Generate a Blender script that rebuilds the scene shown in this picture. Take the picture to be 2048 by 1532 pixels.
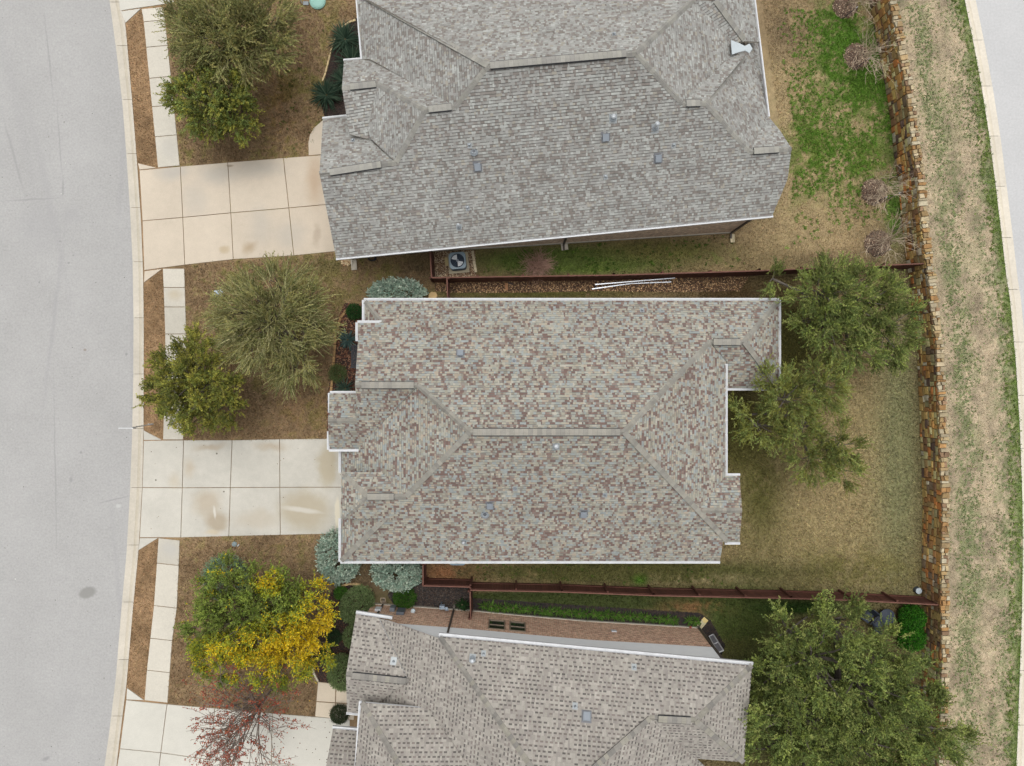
import bpy, math, random
import numpy as np
from mathutils import Vector

for o in list(bpy.data.objects):
    bpy.data.objects.remove(o)
scene = bpy.context.scene
COL = scene.collection
R = math.radians
random.seed(7)

# ------------------------------------------------------------------ camera, sky, sun, exposure
H, F, CX, CY = 38.93, 1421.0, 1024.0, 766.0        # drone height (m), focal length in photo pixels
cam = bpy.data.cameras.new('Camera')
cam.sensor_width = 36.0
cam.lens = F / 2048.0 * 36.0
cam.clip_end = 2000
cam_o = bpy.data.objects.new('Camera', cam)
COL.objects.link(cam_o)
cam_o.location = (0, 0, H)
scene.camera = cam_o

SUN_EL, SUN_AZ = R(79), R(8)                       # the brighter part of the overcast is towards the top of the picture
w = bpy.data.worlds.new('World')
scene.world = w
w.use_nodes = True
nt = w.node_tree
sky = nt.nodes.new('ShaderNodeTexSky')
sky.sky_type = 'NISHITA'
sky.sun_disc = False
sky.sun_elevation = SUN_EL
sky.sun_rotation = SUN_AZ
sky.air_density = 1.0
sky.dust_density = 6.0
sky.ozone_density = 1.0
hsv = nt.nodes.new('ShaderNodeHueSaturation')      # cloud cover takes the blue out of the sky
hsv.inputs['Saturation'].default_value = 0.10
nt.links.new(sky.outputs[0], hsv.inputs['Color'])
nt.links.new(hsv.outputs[0], nt.nodes['Background'].inputs[0])
nt.nodes['Background'].inputs[1].default_value = 0.15
sun = bpy.data.lights.new('Sun', 'SUN')
sun.energy = 0.85
sun.angle = R(50)
sun.color = (1.0, 0.965, 0.91)
sun_o = bpy.data.objects.new('Sun', sun)
COL.objects.link(sun_o)
sun_o.location = (0, 30, 60)
sd = Vector((math.sin(SUN_AZ) * math.cos(SUN_EL), math.cos(SUN_AZ) * math.cos(SUN_EL), math.sin(SUN_EL)))
sun_o.rotation_euler = (-sd).to_track_quat('-Z', 'Y').to_euler()
vs = scene.view_settings
vs.view_transform = 'Standard'
vs.look = 'None'
vs.exposure = 0.2
vs.gamma = 1.0
vs.use_curve_mapping = False
scene.render.resolution_x = 1024
scene.render.resolution_y = 766

# ------------------------------------------------------------------ helpers
def P(px, py, z=0.0):
    s = (H - z) / F
    return ((px - CX) * s, (CY - py) * s, z)

def V3(px, py, z=0.0):
    return Vector(P(px, py, z))

def lin(c):
    c = c / 255.0
    return c / 12.92 if c <= 0.04045 else ((c + 0.055) / 1.055) ** 2.4

KEXP = 1.45
def A(r, g, b, k=1.0):
    """albedo that shows as the given 8-bit colour when it lies in the open"""
    return tuple(min(0.85, lin(v) * k / KEXP) for v in (r, g, b))

_RT = {}
def vnoise(x, y, seed=0):
    if seed not in _RT:
        _RT[seed] = np.random.RandomState(seed + 11).rand(256, 256)
    t = _RT[seed]
    x = np.asarray(x, float); y = np.asarray(y, float)
    xi = np.floor(x).astype(int); yi = np.floor(y).astype(int)
    fx = x - xi; fy = y - yi
    fx = fx * fx * (3 - 2 * fx); fy = fy * fy * (3 - 2 * fy)
    a = t[xi & 255, yi & 255]; b = t[(xi + 1) & 255, yi & 255]
    c = t[xi & 255, (yi + 1) & 255]; d = t[(xi + 1) & 255, (yi + 1) & 255]
    return (a * (1 - fx) + b * fx) * (1 - fy) + (c * (1 - fx) + d * fx) * fy

def fbm(x, y, seed=0, octs=4):
    s = 0; amp = 0.5; tot = 0
    for k in range(octs):
        s = s + amp * vnoise(x * 2 ** k + 17 * k, y * 2 ** k + 5 * k, seed + k)
        tot += amp; amp *= 0.5
    return s / tot

def in_poly(x, y, poly):
    inside = np.zeros(x.shape, bool)
    n = len(poly)
    for i in range(n):
        x0, y0 = poly[i]; x1, y1 = poly[(i + 1) % n]
        if y0 == y1:
            continue
        c = ((y0 > y) != (y1 > y)) & (x < (x1 - x0) * (y - y0) / (y1 - y0) + x0)
        inside ^= c
    return inside

def interp(table, y):
    ys = [t[1] for t in table]; xs = [t[0] for t in table]
    return np.interp(y, ys, xs)

# ---- materials
MATS = {}
def mat(name, col=(0.5, 0.5, 0.5), rough=0.85, var=0.12, scale=3.0, fine=0.10, fscale=60.0, bump=0.0, bscale=80.0,
        metal=0.0, attr=False, objrand=0.0, trans=0.0, spec=0.3, tint=None):
    if name in MATS:
        return MATS[name]
    m = bpy.data.materials.new(name); m.use_nodes = True
    n = m.node_tree.nodes; l = m.node_tree.links
    bs = n['Principled BSDF']
    bs.inputs['Roughness'].default_value = rough
    bs.inputs['Metallic'].default_value = metal
    bs.inputs['Specular IOR Level'].default_value = spec
    geo = n.new('ShaderNodeNewGeometry')
    if attr:
        a = n.new('ShaderNodeAttribute'); a.attribute_name = 'Col'
        cur = a.outputs['Color']
    else:
        rgb = n.new('ShaderNodeRGB'); rgb.outputs[0].default_value = (*col, 1)
        cur = rgb.outputs[0]
    def modulate(cur, fac, amount, centre=0.5):
        mr = n.new('ShaderNodeMapRange')
        mr.inputs[1].default_value = 0.25; mr.inputs[2].default_value = 0.75
        mr.inputs[3].default_value = 1 - amount; mr.inputs[4].default_value = 1 + amount
        mr.clamp = False
        l.new(fac, mr.inputs[0])
        mx = n.new('ShaderNodeVectorMath'); mx.operation = 'SCALE'
        l.new(cur, mx.inputs[0]); l.new(mr.outputs[0], mx.inputs['Scale'])
        return mx.outputs[0]
    if var:
        t = n.new('ShaderNodeTexNoise'); t.inputs['Scale'].default_value = scale; t.inputs['Detail'].default_value = 4
        l.new(geo.outputs['Position'], t.inputs['Vector']); cur = modulate(cur, t.outputs[0], var)
    if fine:
        t = n.new('ShaderNodeTexNoise'); t.inputs['Scale'].default_value = fscale; t.inputs['Detail'].default_value = 2
        l.new(geo.outputs['Position'], t.inputs['Vector']); cur = modulate(cur, t.outputs[0], fine)
    if objrand:
        oi = n.new('ShaderNodeObjectInfo')
        mr = n.new('ShaderNodeMapRange'); mr.inputs[3].default_value = 1 - objrand; mr.inputs[4].default_value = 1 + objrand
        l.new(oi.outputs['Random'], mr.inputs[0])
        mx = n.new('ShaderNodeVectorMath'); mx.operation = 'SCALE'
        l.new(cur, mx.inputs[0]); l.new(mr.outputs[0], mx.inputs['Scale']); cur = mx.outputs[0]
    l.new(cur, bs.inputs['Base Color'])
    if bump:
        t = n.new('ShaderNodeTexNoise'); t.inputs['Scale'].default_value = bscale; t.inputs['Detail'].default_value = 3
        l.new(geo.outputs['Position'], t.inputs['Vector'])
        b = n.new('ShaderNodeBump'); b.inputs['Strength'].default_value = bump; b.inputs['Distance'].default_value = 0.02
        l.new(t.outputs[0], b.inputs['Height']); l.new(b.outputs[0], bs.inputs['Normal'])
    if trans:
        tr = n.new('ShaderNodeBsdfTranslucent'); l.new(cur, tr.inputs[0])
        mix = n.new('ShaderNodeMixShader'); mix.inputs[0].default_value = trans
        l.new(bs.outputs[0], mix.inputs[1]); l.new(tr.outputs[0], mix.inputs[2])
        l.new(mix.outputs[0], n['Material Output'].inputs[0])
    MATS[name] = m
    return m

# ---- objects
def wloc(o):
    v = Vector((0, 0, 0))
    while o is not None:
        v = v + Vector(o.location); o = o.parent
    return v

def tag(o, label=None, cat=None, group=None, kind=None):
    if label: o['label'] = label
    if cat: o['category'] = cat
    if group: o['group'] = group
    if kind: o['kind'] = kind
    return o

def empty(name, loc, label=None, cat=None, group=None):
    o = bpy.data.objects.new(name, None)
    COL.objects.link(o); o.location = loc
    o.empty_display_size = 0.3
    return tag(o, label, cat, group)

def link(me, name, parent=None, origin=None):
    o = bpy.data.objects.new(name, me); COL.objects.link(o)
    if parent is not None:
        o.parent = parent
    elif origin is not None:
        o.location = origin
    return o

class MB:
    def __init__(s):
        s.v = []; s.f = []; s.c = []; s.mi = []
    def add(s, verts, faces, col=(1, 1, 1), mi=0):
        k = len(s.v)
        s.v.extend([tuple(p) for p in verts])
        for f in faces:
            s.f.append(tuple(i + k for i in f)); s.c.append(col); s.mi.append(mi)
    def box(s, c, size, ax=None, col=(1, 1, 1), mi=0, taper=1.0):
        c = Vector(c)
        X, Y, Z = ax if ax else (Vector((1, 0, 0)), Vector((0, 1, 0)), Vector((0, 0, 1)))
        a, b, d = size[0] / 2, size[1] / 2, size[2] / 2
        vv = []
        for k, sz in enumerate((-1, 1)):
            t = taper if k else 1.0
            for sx, sy in ((-1, -1), (1, -1), (1, 1), (-1, 1)):
                vv.append(c + X * a * sx * t + Y * b * sy * t + Z * d * sz)
        s.add(vv, [(3, 2, 1, 0), (4, 5, 6, 7), (0, 1, 5, 4), (1, 2, 6, 5), (2, 3, 7, 6), (3, 0, 4, 7)], col, mi)
    def bar(s, p, q, wd, ht, up=Vector((0, 0, 1)), col=(1, 1, 1), mi=0):
        p = Vector(p); q = Vector(q); d = q - p; L = d.length
        if L < 1e-6: return
        X = d / L
        Y = up.cross(X)
        if Y.length < 1e-4: Y = Vector((1, 0, 0)).cross(X)
        Y.normalize(); Z = X.cross(Y)
        s.box((p + q) / 2, (L, wd, ht), (X, Y, Z), col, mi)
    def tube(s, pts, rad, sides=6, col=(1, 1, 1), mi=0, cap=True):
        pts = [Vector(p) for p in pts]; n = len(pts); rings = []
        for i, p in enumerate(pts):
            t = (pts[min(i + 1, n - 1)] - pts[max(i - 1, 0)])
            if t.length < 1e-7: t = Vector((0, 0, 1))
            t.normalize()
            a = t.cross(Vector((0.31, 0.17, 0.93)))
            if a.length < 1e-3: a = t.cross(Vector((1, 0, 0)))
            a.normalize(); b = t.cross(a)
            r = rad[i] if hasattr(rad, '__len__') else rad
            rings.append([p + (a * math.cos(2 * math.pi * k / sides) + b * math.sin(2 * math.pi * k / sides)) * r for k in range(sides)])
        vv = [q for rg in rings for q in rg]; ff = []
        for i in range(n - 1):
            for k in range(sides):
                k2 = (k + 1) % sides
                ff.append((i * sides + k, i * sides + k2, (i + 1) * sides + k2, (i + 1) * sides + k))
        if cap:
            ff.append(tuple(range(sides))[::-1]); ff.append(tuple((n - 1) * sides + k for k in range(sides)))
        s.add(vv, ff, col, mi)
    def lathe(s, c, prof, sides=20, col=(1, 1, 1), mi=0, ax=None, squash=(1, 1)):
        c = Vector(c)
        X, Y, Z = ax if ax else (Vector((1, 0, 0)), Vector((0, 1, 0)), Vector((0, 0, 1)))
        vv = []; ff = []
        for r, z in prof:
            for k in range(sides):
                a = 2 * math.pi * k / sides
                vv.append(c + X * (r * squash[0] * math.cos(a)) + Y * (r * squash[1] * math.sin(a)) + Z * z)
        for i in range(len(prof) - 1):
            for k in range(sides):
                k2 = (k + 1) % sides
                ff.append((i * sides + k, i * sides + k2, (i + 1) * sides + k2, (i + 1) * sides + k))
        ff.append(tuple((len(prof) - 1) * sides + k for k in range(sides)))
        s.add(vv, ff, col, mi)
    def prism(s, poly, z0, z1, col=(1, 1, 1), mi=0, inset=0.0):
        n = len(poly); vv = [(p[0], p[1], z0) for p in poly]
        top = [(p[0], p[1], z1) for p in poly]
        cx = sum(p[0] for p in poly) / n; cy = sum(p[1] for p in poly) / n
        if inset:
            top = [(x + (cx - x) * inset, y + (cy - y) * inset, z) for x, y, z in top]
        area = sum(poly[i][0] * poly[(i + 1) % n][1] - poly[(i + 1) % n][0] * poly[i][1] for i in range(n))
        ff = [tuple(range(n, 2 * n))] + [(i, (i + 1) % n, n + (i + 1) % n, n + i) for i in range(n)]
        if area < 0: ff = [f[::-1] for f in ff]
        s.add(vv + top, ff, col, mi)
    def build(s, name, mats, parent=None, origin=None, smooth=False):
        me = bpy.data.meshes.new(name)
        if parent is not None:
            o = wloc(parent)
        elif origin is not None:
            o = Vector(origin)
        else:
            xs = [p[0] for p in s.v]; ys = [p[1] for p in s.v]; zs = [p[2] for p in s.v]
            o = Vector(((min(xs) + max(xs)) / 2, (min(ys) + max(ys)) / 2, min(zs)))
        me.from_pydata([(p[0] - o[0], p[1] - o[1], p[2] - o[2]) for p in s.v], [], s.f)
        if not isinstance(mats, (list, tuple)): mats = [mats]
        for m in mats: me.materials.append(m)
        if len(mats) > 1: me.polygons.foreach_set('material_index', s.mi)
        at = me.attributes.new('Col', 'FLOAT_COLOR', 'FACE')
        at.data.foreach_set('color', np.array([(c[0], c[1], c[2], 1.0) for c in s.c], np.float32).ravel())
        if smooth: me.polygons.foreach_set('use_smooth', [True] * len(me.polygons))
        me.update()
        return link(me, name, parent, o)

def np_obj(name, V, Fc, C, m, parent=None, origin=None, smooth=False, dom='FACE'):
    """mesh from numpy arrays: V (n,3), Fc (m,k), C (m,3) per face"""
    me = bpy.data.meshes.new(name)
    V = np.asarray(V, np.float32); Fc = np.asarray(Fc, np.int32); k = Fc.shape[1]; nf = len(Fc)
    o = np.array(wloc(parent)) if parent is not None else (np.array(origin) if origin is not None else np.zeros(3))
    me.vertices.add(len(V)); me.vertices.foreach_set('co', (V - o).astype(np.float32).ravel())
    me.loops.add(nf * k); me.loops.foreach_set('vertex_index', Fc.ravel())
    me.polygons.add(nf)
    me.polygons.foreach_set('loop_start', np.arange(nf, dtype=np.int32) * k)
    me.polygons.foreach_set('loop_total', np.full(nf, k, np.int32))
    me.update(calc_edges=True)
    at = me.attributes.new('Col', 'FLOAT_COLOR', dom)
    at.data.foreach_set('color', np.concatenate([C, np.ones((len(C), 1))], 1).astype(np.float32).ravel())
    me.materials.append(m)
    if smooth: me.polygons.foreach_set('use_smooth', [True] * nf)
    return link(me, name, parent, tuple(o))

def mat_paved(name, col, var, marks, fine=0.06, fscale=25, rough=0.9, bump=0.15, mottled=None, gscale=0.35):
    """paving with blotches and soaked-in stains; marks = (px, py, rx_px, ry_px, angle_deg, colour, strength, softness)"""
    m = bpy.data.materials.new(name); m.use_nodes = True
    n = m.node_tree.nodes; l = m.node_tree.links
    bs = n['Principled BSDF']; bs.inputs['Roughness'].default_value = rough
    bs.inputs['Specular IOR Level'].default_value = 0.2
    geo = n.new('ShaderNodeNewGeometry'); pos = geo.outputs['Position']
    wn = n.new('ShaderNodeTexNoise'); wn.inputs['Scale'].default_value = 1.1; wn.inputs['Detail'].default_value = 5
    l.new(pos, wn.inputs['Vector'])
    wsub = n.new('ShaderNodeVectorMath'); wsub.operation = 'SUBTRACT'; wsub.inputs[1].default_value = (.5, .5, .5)
    l.new(wn.outputs['Color'], wsub.inputs[0])
    rgb = n.new('ShaderNodeAttribute'); rgb.attribute_name = 'Col'
    cm = n.new('ShaderNodeVectorMath'); cm.operation = 'MULTIPLY'; cm.inputs[1].default_value = col
    l.new(rgb.outputs['Color'], cm.inputs[0])
    cur = cm.outputs[0]
    for sc, amt in ((gscale, var), (gscale * 7, var * 0.5), (fscale, fine), (fscale * 4, fine)):
        t = n.new('ShaderNodeTexNoise'); t.inputs['Scale'].default_value = sc; t.inputs['Detail'].default_value = 4
        l.new(pos, t.inputs['Vector'])
        mr = n.new('ShaderNodeMapRange'); mr.clamp = False
        mr.inputs[1].default_value = 0.3; mr.inputs[2].default_value = 0.7
        mr.inputs[3].default_value = 1 - amt; mr.inputs[4].default_value = 1 + amt
        l.new(t.outputs[0], mr.inputs[0])
        mx = n.new('ShaderNodeVectorMath'); mx.operation = 'SCALE'
        l.new(cur, mx.inputs[0]); l.new(mr.outputs[0], mx.inputs['Scale']); cur = mx.outputs[0]
    for (px, py, rx, ry, ang, c, st, soft, warp) in marks:
        c0 = P(px, py, 0)
        sub = n.new('ShaderNodeVectorMath'); sub.operation = 'SUBTRACT'; sub.inputs[1].default_value = c0
        l.new(pos, sub.inputs[0])
        ws = n.new('ShaderNodeVectorMath'); ws.operation = 'SCALE'; ws.inputs['Scale'].default_value = warp
        l.new(wsub.outputs[0], ws.inputs[0])
        ad = n.new('ShaderNodeVectorMath'); ad.operation = 'ADD'
        l.new(sub.outputs[0], ad.inputs[0]); l.new(ws.outputs[0], ad.inputs[1])
        mp = n.new('ShaderNodeMapping'); mp.vector_type = 'TEXTURE'
        mp.inputs['Rotation'].default_value = (0, 0, R(ang))
        mp.inputs['Scale'].default_value = (rx * H / F, ry * H / F, 1000)
        l.new(ad.outputs[0], mp.inputs[0])
        ln = n.new('ShaderNodeVectorMath'); ln.operation = 'LENGTH'; l.new(mp.outputs[0], ln.inputs[0])
        mr = n.new('ShaderNodeMapRange'); mr.interpolation_type = 'SMOOTHSTEP'
        mr.inputs[1].default_value = 1 - soft; mr.inputs[2].default_value = 1 + soft * 0.3
        mr.inputs[3].default_value = st; mr.inputs[4].default_value = 0
        l.new(ln.outputs['Value'], mr.inputs[0])
        mx = n.new('ShaderNodeMix'); mx.data_type = 'RGBA'
        l.new(mr.outputs[0], mx.inputs[0]); l.new(cur, mx.inputs[6]); mx.inputs[7].default_value = (*c, 1)
        cur = mx.outputs[2]
    l.new(cur, bs.inputs['Base Color'])
    if bump:
        t = n.new('ShaderNodeTexNoise'); t.inputs['Scale'].default_value = 30; t.inputs['Detail'].default_value = 4
        l.new(pos, t.inputs['Vector'])
        b = n.new('ShaderNodeBump'); b.inputs['Strength'].default_value = bump; b.inputs['Distance'].default_value = 0.02
        l.new(t.outputs[0], b.inputs['Height']); l.new(b.outputs[0], bs.inputs['Normal'])
    return m

# ------------------------------------------------------------------ ground, roads, kerbs
GUT_L = [(196, -160), (219, 0), (233, 104), (245, 209), (253, 313), (260, 418), (265, 522), (267, 635), (266.5, 754), (264, 880), (259.5, 993),
         (253, 1107), (243, 1216), (232, 1352), (219, 1461), (209, 1532), (188, 1680)]
KERB_L = [(215, -160), (239, 0), (251, 50), (264, 198), (274, 324), (282, 440), (286, 540), (287.5, 640), (287.5, 754), (287, 858), (284.5, 972),
          (277, 1102), (266, 1216), (253, 1368), (239, 1480), (233, 1532), (212, 1680)]
KERB_R = [(1900, -160), (1929.5, 0), (1948, 91), (1963.5, 175), (1979, 274), (1991.6, 373), (2004, 475), (2013, 555), (2020, 598), (2032, 728),
          (2040, 859), (2045, 1000), (2046, 1104), (2043.5, 1243), (2035, 1486), (2033, 1532), (2024, 1680)]
def off_px(tab, d):
    return [(x + d, y) for x, y in tab]

mb = MB(); mb.box((0, 0, -0.7), (500, 500, 0.4))
ter = mb.build('ground', mat('ground_soil', A(120, 105, 80), var=.3, scale=.4)); tag(ter, kind='structure')

asph = A(184, 183, 181)
dk = A(170, 169, 170); oil = A(150, 150, 148); cr = A(150, 149, 150)
road_marks = [(172, 1187, 21, 12, 15, A(152, 151, 147), .85, .35, .35),
              (95, 400, 10, 260, 12, dk, .25, .9, .4), (30, 200, 14, 240, 12, dk, .2, .9, .4), (105, 640, 5, 210, -7, dk, .45, .9, .25),
              (95, 110, 2.2, 110, 6, cr, .4, .9, .1), (117, 285, 2.0, 90, 4, cr, .4, .9, .12), (60, 398, 62, 2.0, 3, cr, .45, .9, .15),
              (123, 375, 2.5, 24, -3, cr, .5, .9, .1), (25, 310, 3, 90, 15, cr, .4, .9, .15), (108, 930, 2.0, 220, 1, cr, .4, .9, .12),
              (225, 1000, 40, 2, 13, cr, .5, .9, .08), (75, 455, 50, 60, 0, dk, .3, .9, .8), (140, 430, 30, 20, 0, dk, .3, .9, .8),
              (235, 1013, 6, 5, 20, A(215, 214, 212), .6, .6, .3), (130, 1400, 30, 60, 0, dk, .2, .9, .8), (160, 905, 3, 3, 0, cr, .6, .5, .1),
              (168, 700, 4, 3, 0, A(150, 135, 125), .7, .5, .1), (140, 960, 4, 6, 0, cr, .5, .5, .1), (135, 525, 3, 2.5, 0, cr, .6, .5, .1),
              (118, 482, 3, 2, 0, cr, .6, .5, .1), (250, 210, 7, 300, -4, dk, .4, .9, .2), (262, 640, 5, 260, 0, dk, .35, .9, .2),
              (240, 1240, 6, 330, 5, dk, .35, .9, .2), (76, 564, 2, 2.5, 0, cr, .8, .5, .1), (250, 708, 3, 3, 0, cr, .7, .5, .1),
              (145, 510, 2.5, 2, 0, cr, .6, .5, .1), (90, 1520, 10, 4, 20, cr, .6, .6, .2)]
def road(name, left, right, m, z):
    mb = MB(); rows = np.arange(-150, 1680, 24.0)
    for i in range(len(rows) - 1):
        y0, y1 = rows[i], rows[i + 1]
        mb.add([P(left(y0), y0, z), P(right(y0), y0, z), P(right(y1), y1, z), P(left(y1), y1, z)], [(3, 2, 1, 0)])
    return tag(mb.build(name, m, origin=P((left(766) + right(766)) / 2, 766, z)), kind='structure')
road('street', lambda y: -900, lambda y: float(interp(GUT_L, y)) + 3, mat_paved('street_asphalt', asph, .045, road_marks, fine=.08, fscale=9), -0.105)
road('back_street', lambda y: float(interp(KERB_R, y)) + 18, lambda y: 2900, mat_paved('back_street_asphalt', A(206, 206, 206), .03, [], fine=.06, fscale=9), -0.105)

CONC = (1, 1, 1)
kerb_marks = [(285, 330, 5, 9, 0, A(150, 130, 110), .6, .8, .3)]
kerb_m = mat_paved('kerb_concrete', A(216, 208, 193), .07, kerb_marks, fine=.05, fscale=9, gscale=.8)
def kerb(name, outer, inner, label_side, seams, flip, tone):
    """concrete kerb and gutter pan: a pan that slopes to a rounded rolled kerb, one piece per joint"""
    root = MB()
    e = empty(name, P(float(interp(outer, 766)), 766, -0.1)); tag(e, kind='structure')
    prof = [(0.0, -0.097), (0.55, -0.085), (0.66, -0.06), (0.80, -0.005), (0.93, 0.012), (1.0, 0.014)]
    for a, b in zip(seams[:-1], seams[1:]):
        g = 0.35
        ys = np.linspace(a + g, b - g, 7); vv = []; ff = []; cc = []
        k = 1 + random.uniform(-.04, .04)
        mb = MB()
        for y in ys:
            xo, xi = float(interp(outer, y)), float(interp(inner, y))
            for t, z in prof:
                vv.append(P(xo + (xi - xo) * t, y, z))
            vv.append(P(xi, y, -0.2))
        n = len(prof) + 1
        for i in range(len(ys) - 1):
            for j in range(n - 1):
                q = (i * n + j, i * n + j + 1, (i + 1) * n + j + 1, (i + 1) * n + j)
                ff.append(q if flip else q[::-1]); cc.append(j)
        for f, j in zip(ff, cc):
            pan = (1.0, 0.985, 0.94) if j in (1, 2) else (1, 1, 1)
            t = k * tone * (0.93 if j == 1 else 1.0)
            mb.f.append(f); mb.c.append((pan[0] * t, pan[1] * t, pan[2] * t)); mb.mi.append(0)
        mb.v = [tuple(v) for v in vv]
        mb.build('kerb_piece', kerb_m, e)
    return e
SE_L = [-160, -105, 4, 91, 199, 307, 415, 523.5, 635.5, 748, 857, 975, 1090, 1204, 1319, 1432, 1545, 1660]
kerb('kerb', GUT_L, KERB_L, 'left', SE_L, False, 1.0)
SE_R = [-130, -20, 80, 172, 272, 372.5, 475, 579, 684, 791, 897, 1004, 1112, 1220, 1341, 1450, 1560, 1670]
kerb('back_kerb', off_px(KERB_R, 22), KERB_R, 'right', SE_R, True, 1.16)

# ------------------------------------------------------------------ lawn base and grass colour
WALL_B = [(1718, -120), (1739, 0), (1761, 121), (1769, 164), (1781, 238), (1789, 318), (1798, 365), (1803, 439), (1811, 512), (1815, 533), (1824, 614),
          (1834, 700), (1837.5, 777), (1841, 875), (1844, 957), (1845.5, 1000), (1844, 1104), (1844, 1174), (1845, 1260), (1843, 1350), (1838, 1532), (1832, 1660)]
def blob(px, py, x, y, rx, ry, ang=0.0):
    c, s = math.cos(R(ang)), math.sin(R(ang))
    dx, dy = px - x, py - y
    u = (dx * c + dy * s) / rx; v = (-dx * s + dy * c) / ry
    return np.exp(-(u * u + v * v))
BROWN = np.array(A(174, 147, 113)); BROWN2 = np.array(A(138, 115, 86)); OLIVE = np.array(A(134, 126, 74)); DKOL = np.array(A(106, 102, 56))
TAN = np.array(A(184, 164, 124)); GREEN = np.array(A(108, 126, 56)); BGREEN = np.array(A(86, 122, 40)); PALE = np.array(A(192, 175, 147))
SOILD = np.array(A(96, 80, 62)); GGREY = np.array(A(142, 140, 100)); STGR = np.array(A(110, 128, 78)); RUST = np.array(A(156, 112, 78))
# (x, y, rx, ry, angle, colour, weight, noise-cut)
BLOBS = [
    (450, 400, 300, 500, 0, OLIVE, .9, .47), (480, 1250, 200, 260, 0, OLIVE, .8, .5), (500, 700, 300, 200, 0, OLIVE, .8, .48),
    (600, 150, 60, 110, 10, OLIVE, .8, .45), (640, 270, 45, 40, 0, GREEN, .55, .5), (560, 210, 40, 80, 0, RUST, .35, .4), (640, 60, 70, 60, 0, OLIVE, .7, .45), (480, 320, 90, 18, 0, TAN, .3, .5),
    (760, 550, 110, 40, 0, OLIVE, .8, .4), (700, 520, 60, 14, 0, GREEN, .5, .5), (830, 540, 40, 35, 0, SOILD, .8, .3), (640, 530, 90, 14, 0, SOILD, .35, .4),
    (600, 800, 70, 60, 0, RUST, .35, .4), (620, 820, 20, 50, 0, OLIVE, .6, .4), (520, 800, 60, 40, 0, SOILD, .5, .35), (390, 560, 60, 60, 0, TAN, .25, .5),
    (600, 1090, 90, 20, 0, OLIVE, .6, .45), (740, 1150, 120, 50, 0, SOILD, .7, .2),
    # back lawn of the upper house
    (1650, 250, 210, 330, 0, TAN, .9, .0),
    (1690, 120, 55, 120, -12, BGREEN, 1.5, .34), (1650, 290, 110, 80, 20, GREEN, 1.4, .36), (1770, 180, 28, 160, -8, BGREEN, 1.2, .34), (1720, 330, 60, 60, 0, GREEN, 1.1, .40),
    (1600, 360, 40, 80, 20, GREEN, .9, .42), (1790, 430, 20, 60, 0, BGREEN, 1.1, .3), (1570, 60, 50, 70, 0, SOILD, .6, .3), (1560, 210, 35, 90, 0, TAN, .6, .3), (1590, 450, 110, 60, 0, TAN, .6, .3),
    (1690, 520, 160, 14, 0, SOILD, .6, .35),
    (1000, 525, 60, 26, 0, GREEN, .9, .38), (1150, 520, 190, 28, 0, np.array(A(92, 108, 50)), 1.5, .06), (1330, 500, 120, 24, 0, DKOL, 1.1, .2), (1420, 510, 60, 22, 0, GREEN, .5, .45), (1200, 540, 100, 10, 0, GREEN, .7, .4),
    # centre lot
    (1660, 980, 260, 260, 0, np.array(A(166, 150, 108)), 1.3, .0), (1650, 960, 150, 120, 0, np.array(A(176, 158, 116)), .8, .25), (1800, 900, 50, 330, 0, GGREY, 1.0, .15),
    (1520, 980, 55, 130, 0, DKOL, .9, .25), (1480, 870, 50, 90, 0, DKOL, 1.2, .1), (1560, 680, 90, 120, 0, DKOL, 1.2, .1), (1700, 1140, 150, 45, 0, OLIVE, .8, .35),
    (1250, 1144, 330, 24, 0, np.array(A(98, 96, 54)), 1.4, .04), (1100, 1150, 120, 12, 0, np.array(A(150, 128, 92)), .6, .5), (1430, 1160, 140, 12, 0, TAN, .6, .4), (890, 1145, 50, 22, 0, RUST, .9, .25), (1280, 1160, 14, 10, 0, BGREEN, 1.0, .2),
    (1060, 588, 260, 14, 0, DKOL, 1.0, .2), (1450, 585, 110, 30, 0, np.array(A(100, 82, 55)), .9, .2),
    # lower side yard: shade along the fence is painted into the dark green
    (1200, 1200, 380, 22, 0, np.array(A(74, 84, 44)), 1.6, .02), (1480, 1240, 70, 60, 0, np.array(A(86, 100, 50)), 1.4, .05), (1390, 1215, 60, 14, 0, RUST, .8, .35), (1480, 1290, 40, 20, 0, np.array(A(112, 96, 60)), .7, .4),
    (1600, 1400, 240, 170, 0, np.array(A(84, 92, 46)), 1.2, .0), (1600, 1215, 90, 14, 0, np.array(A(58, 82, 34)), 1.2, .1), (1790, 1240, 20, 40, 0, np.array(A(110, 90, 60)), .9, .1),
]
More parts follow.
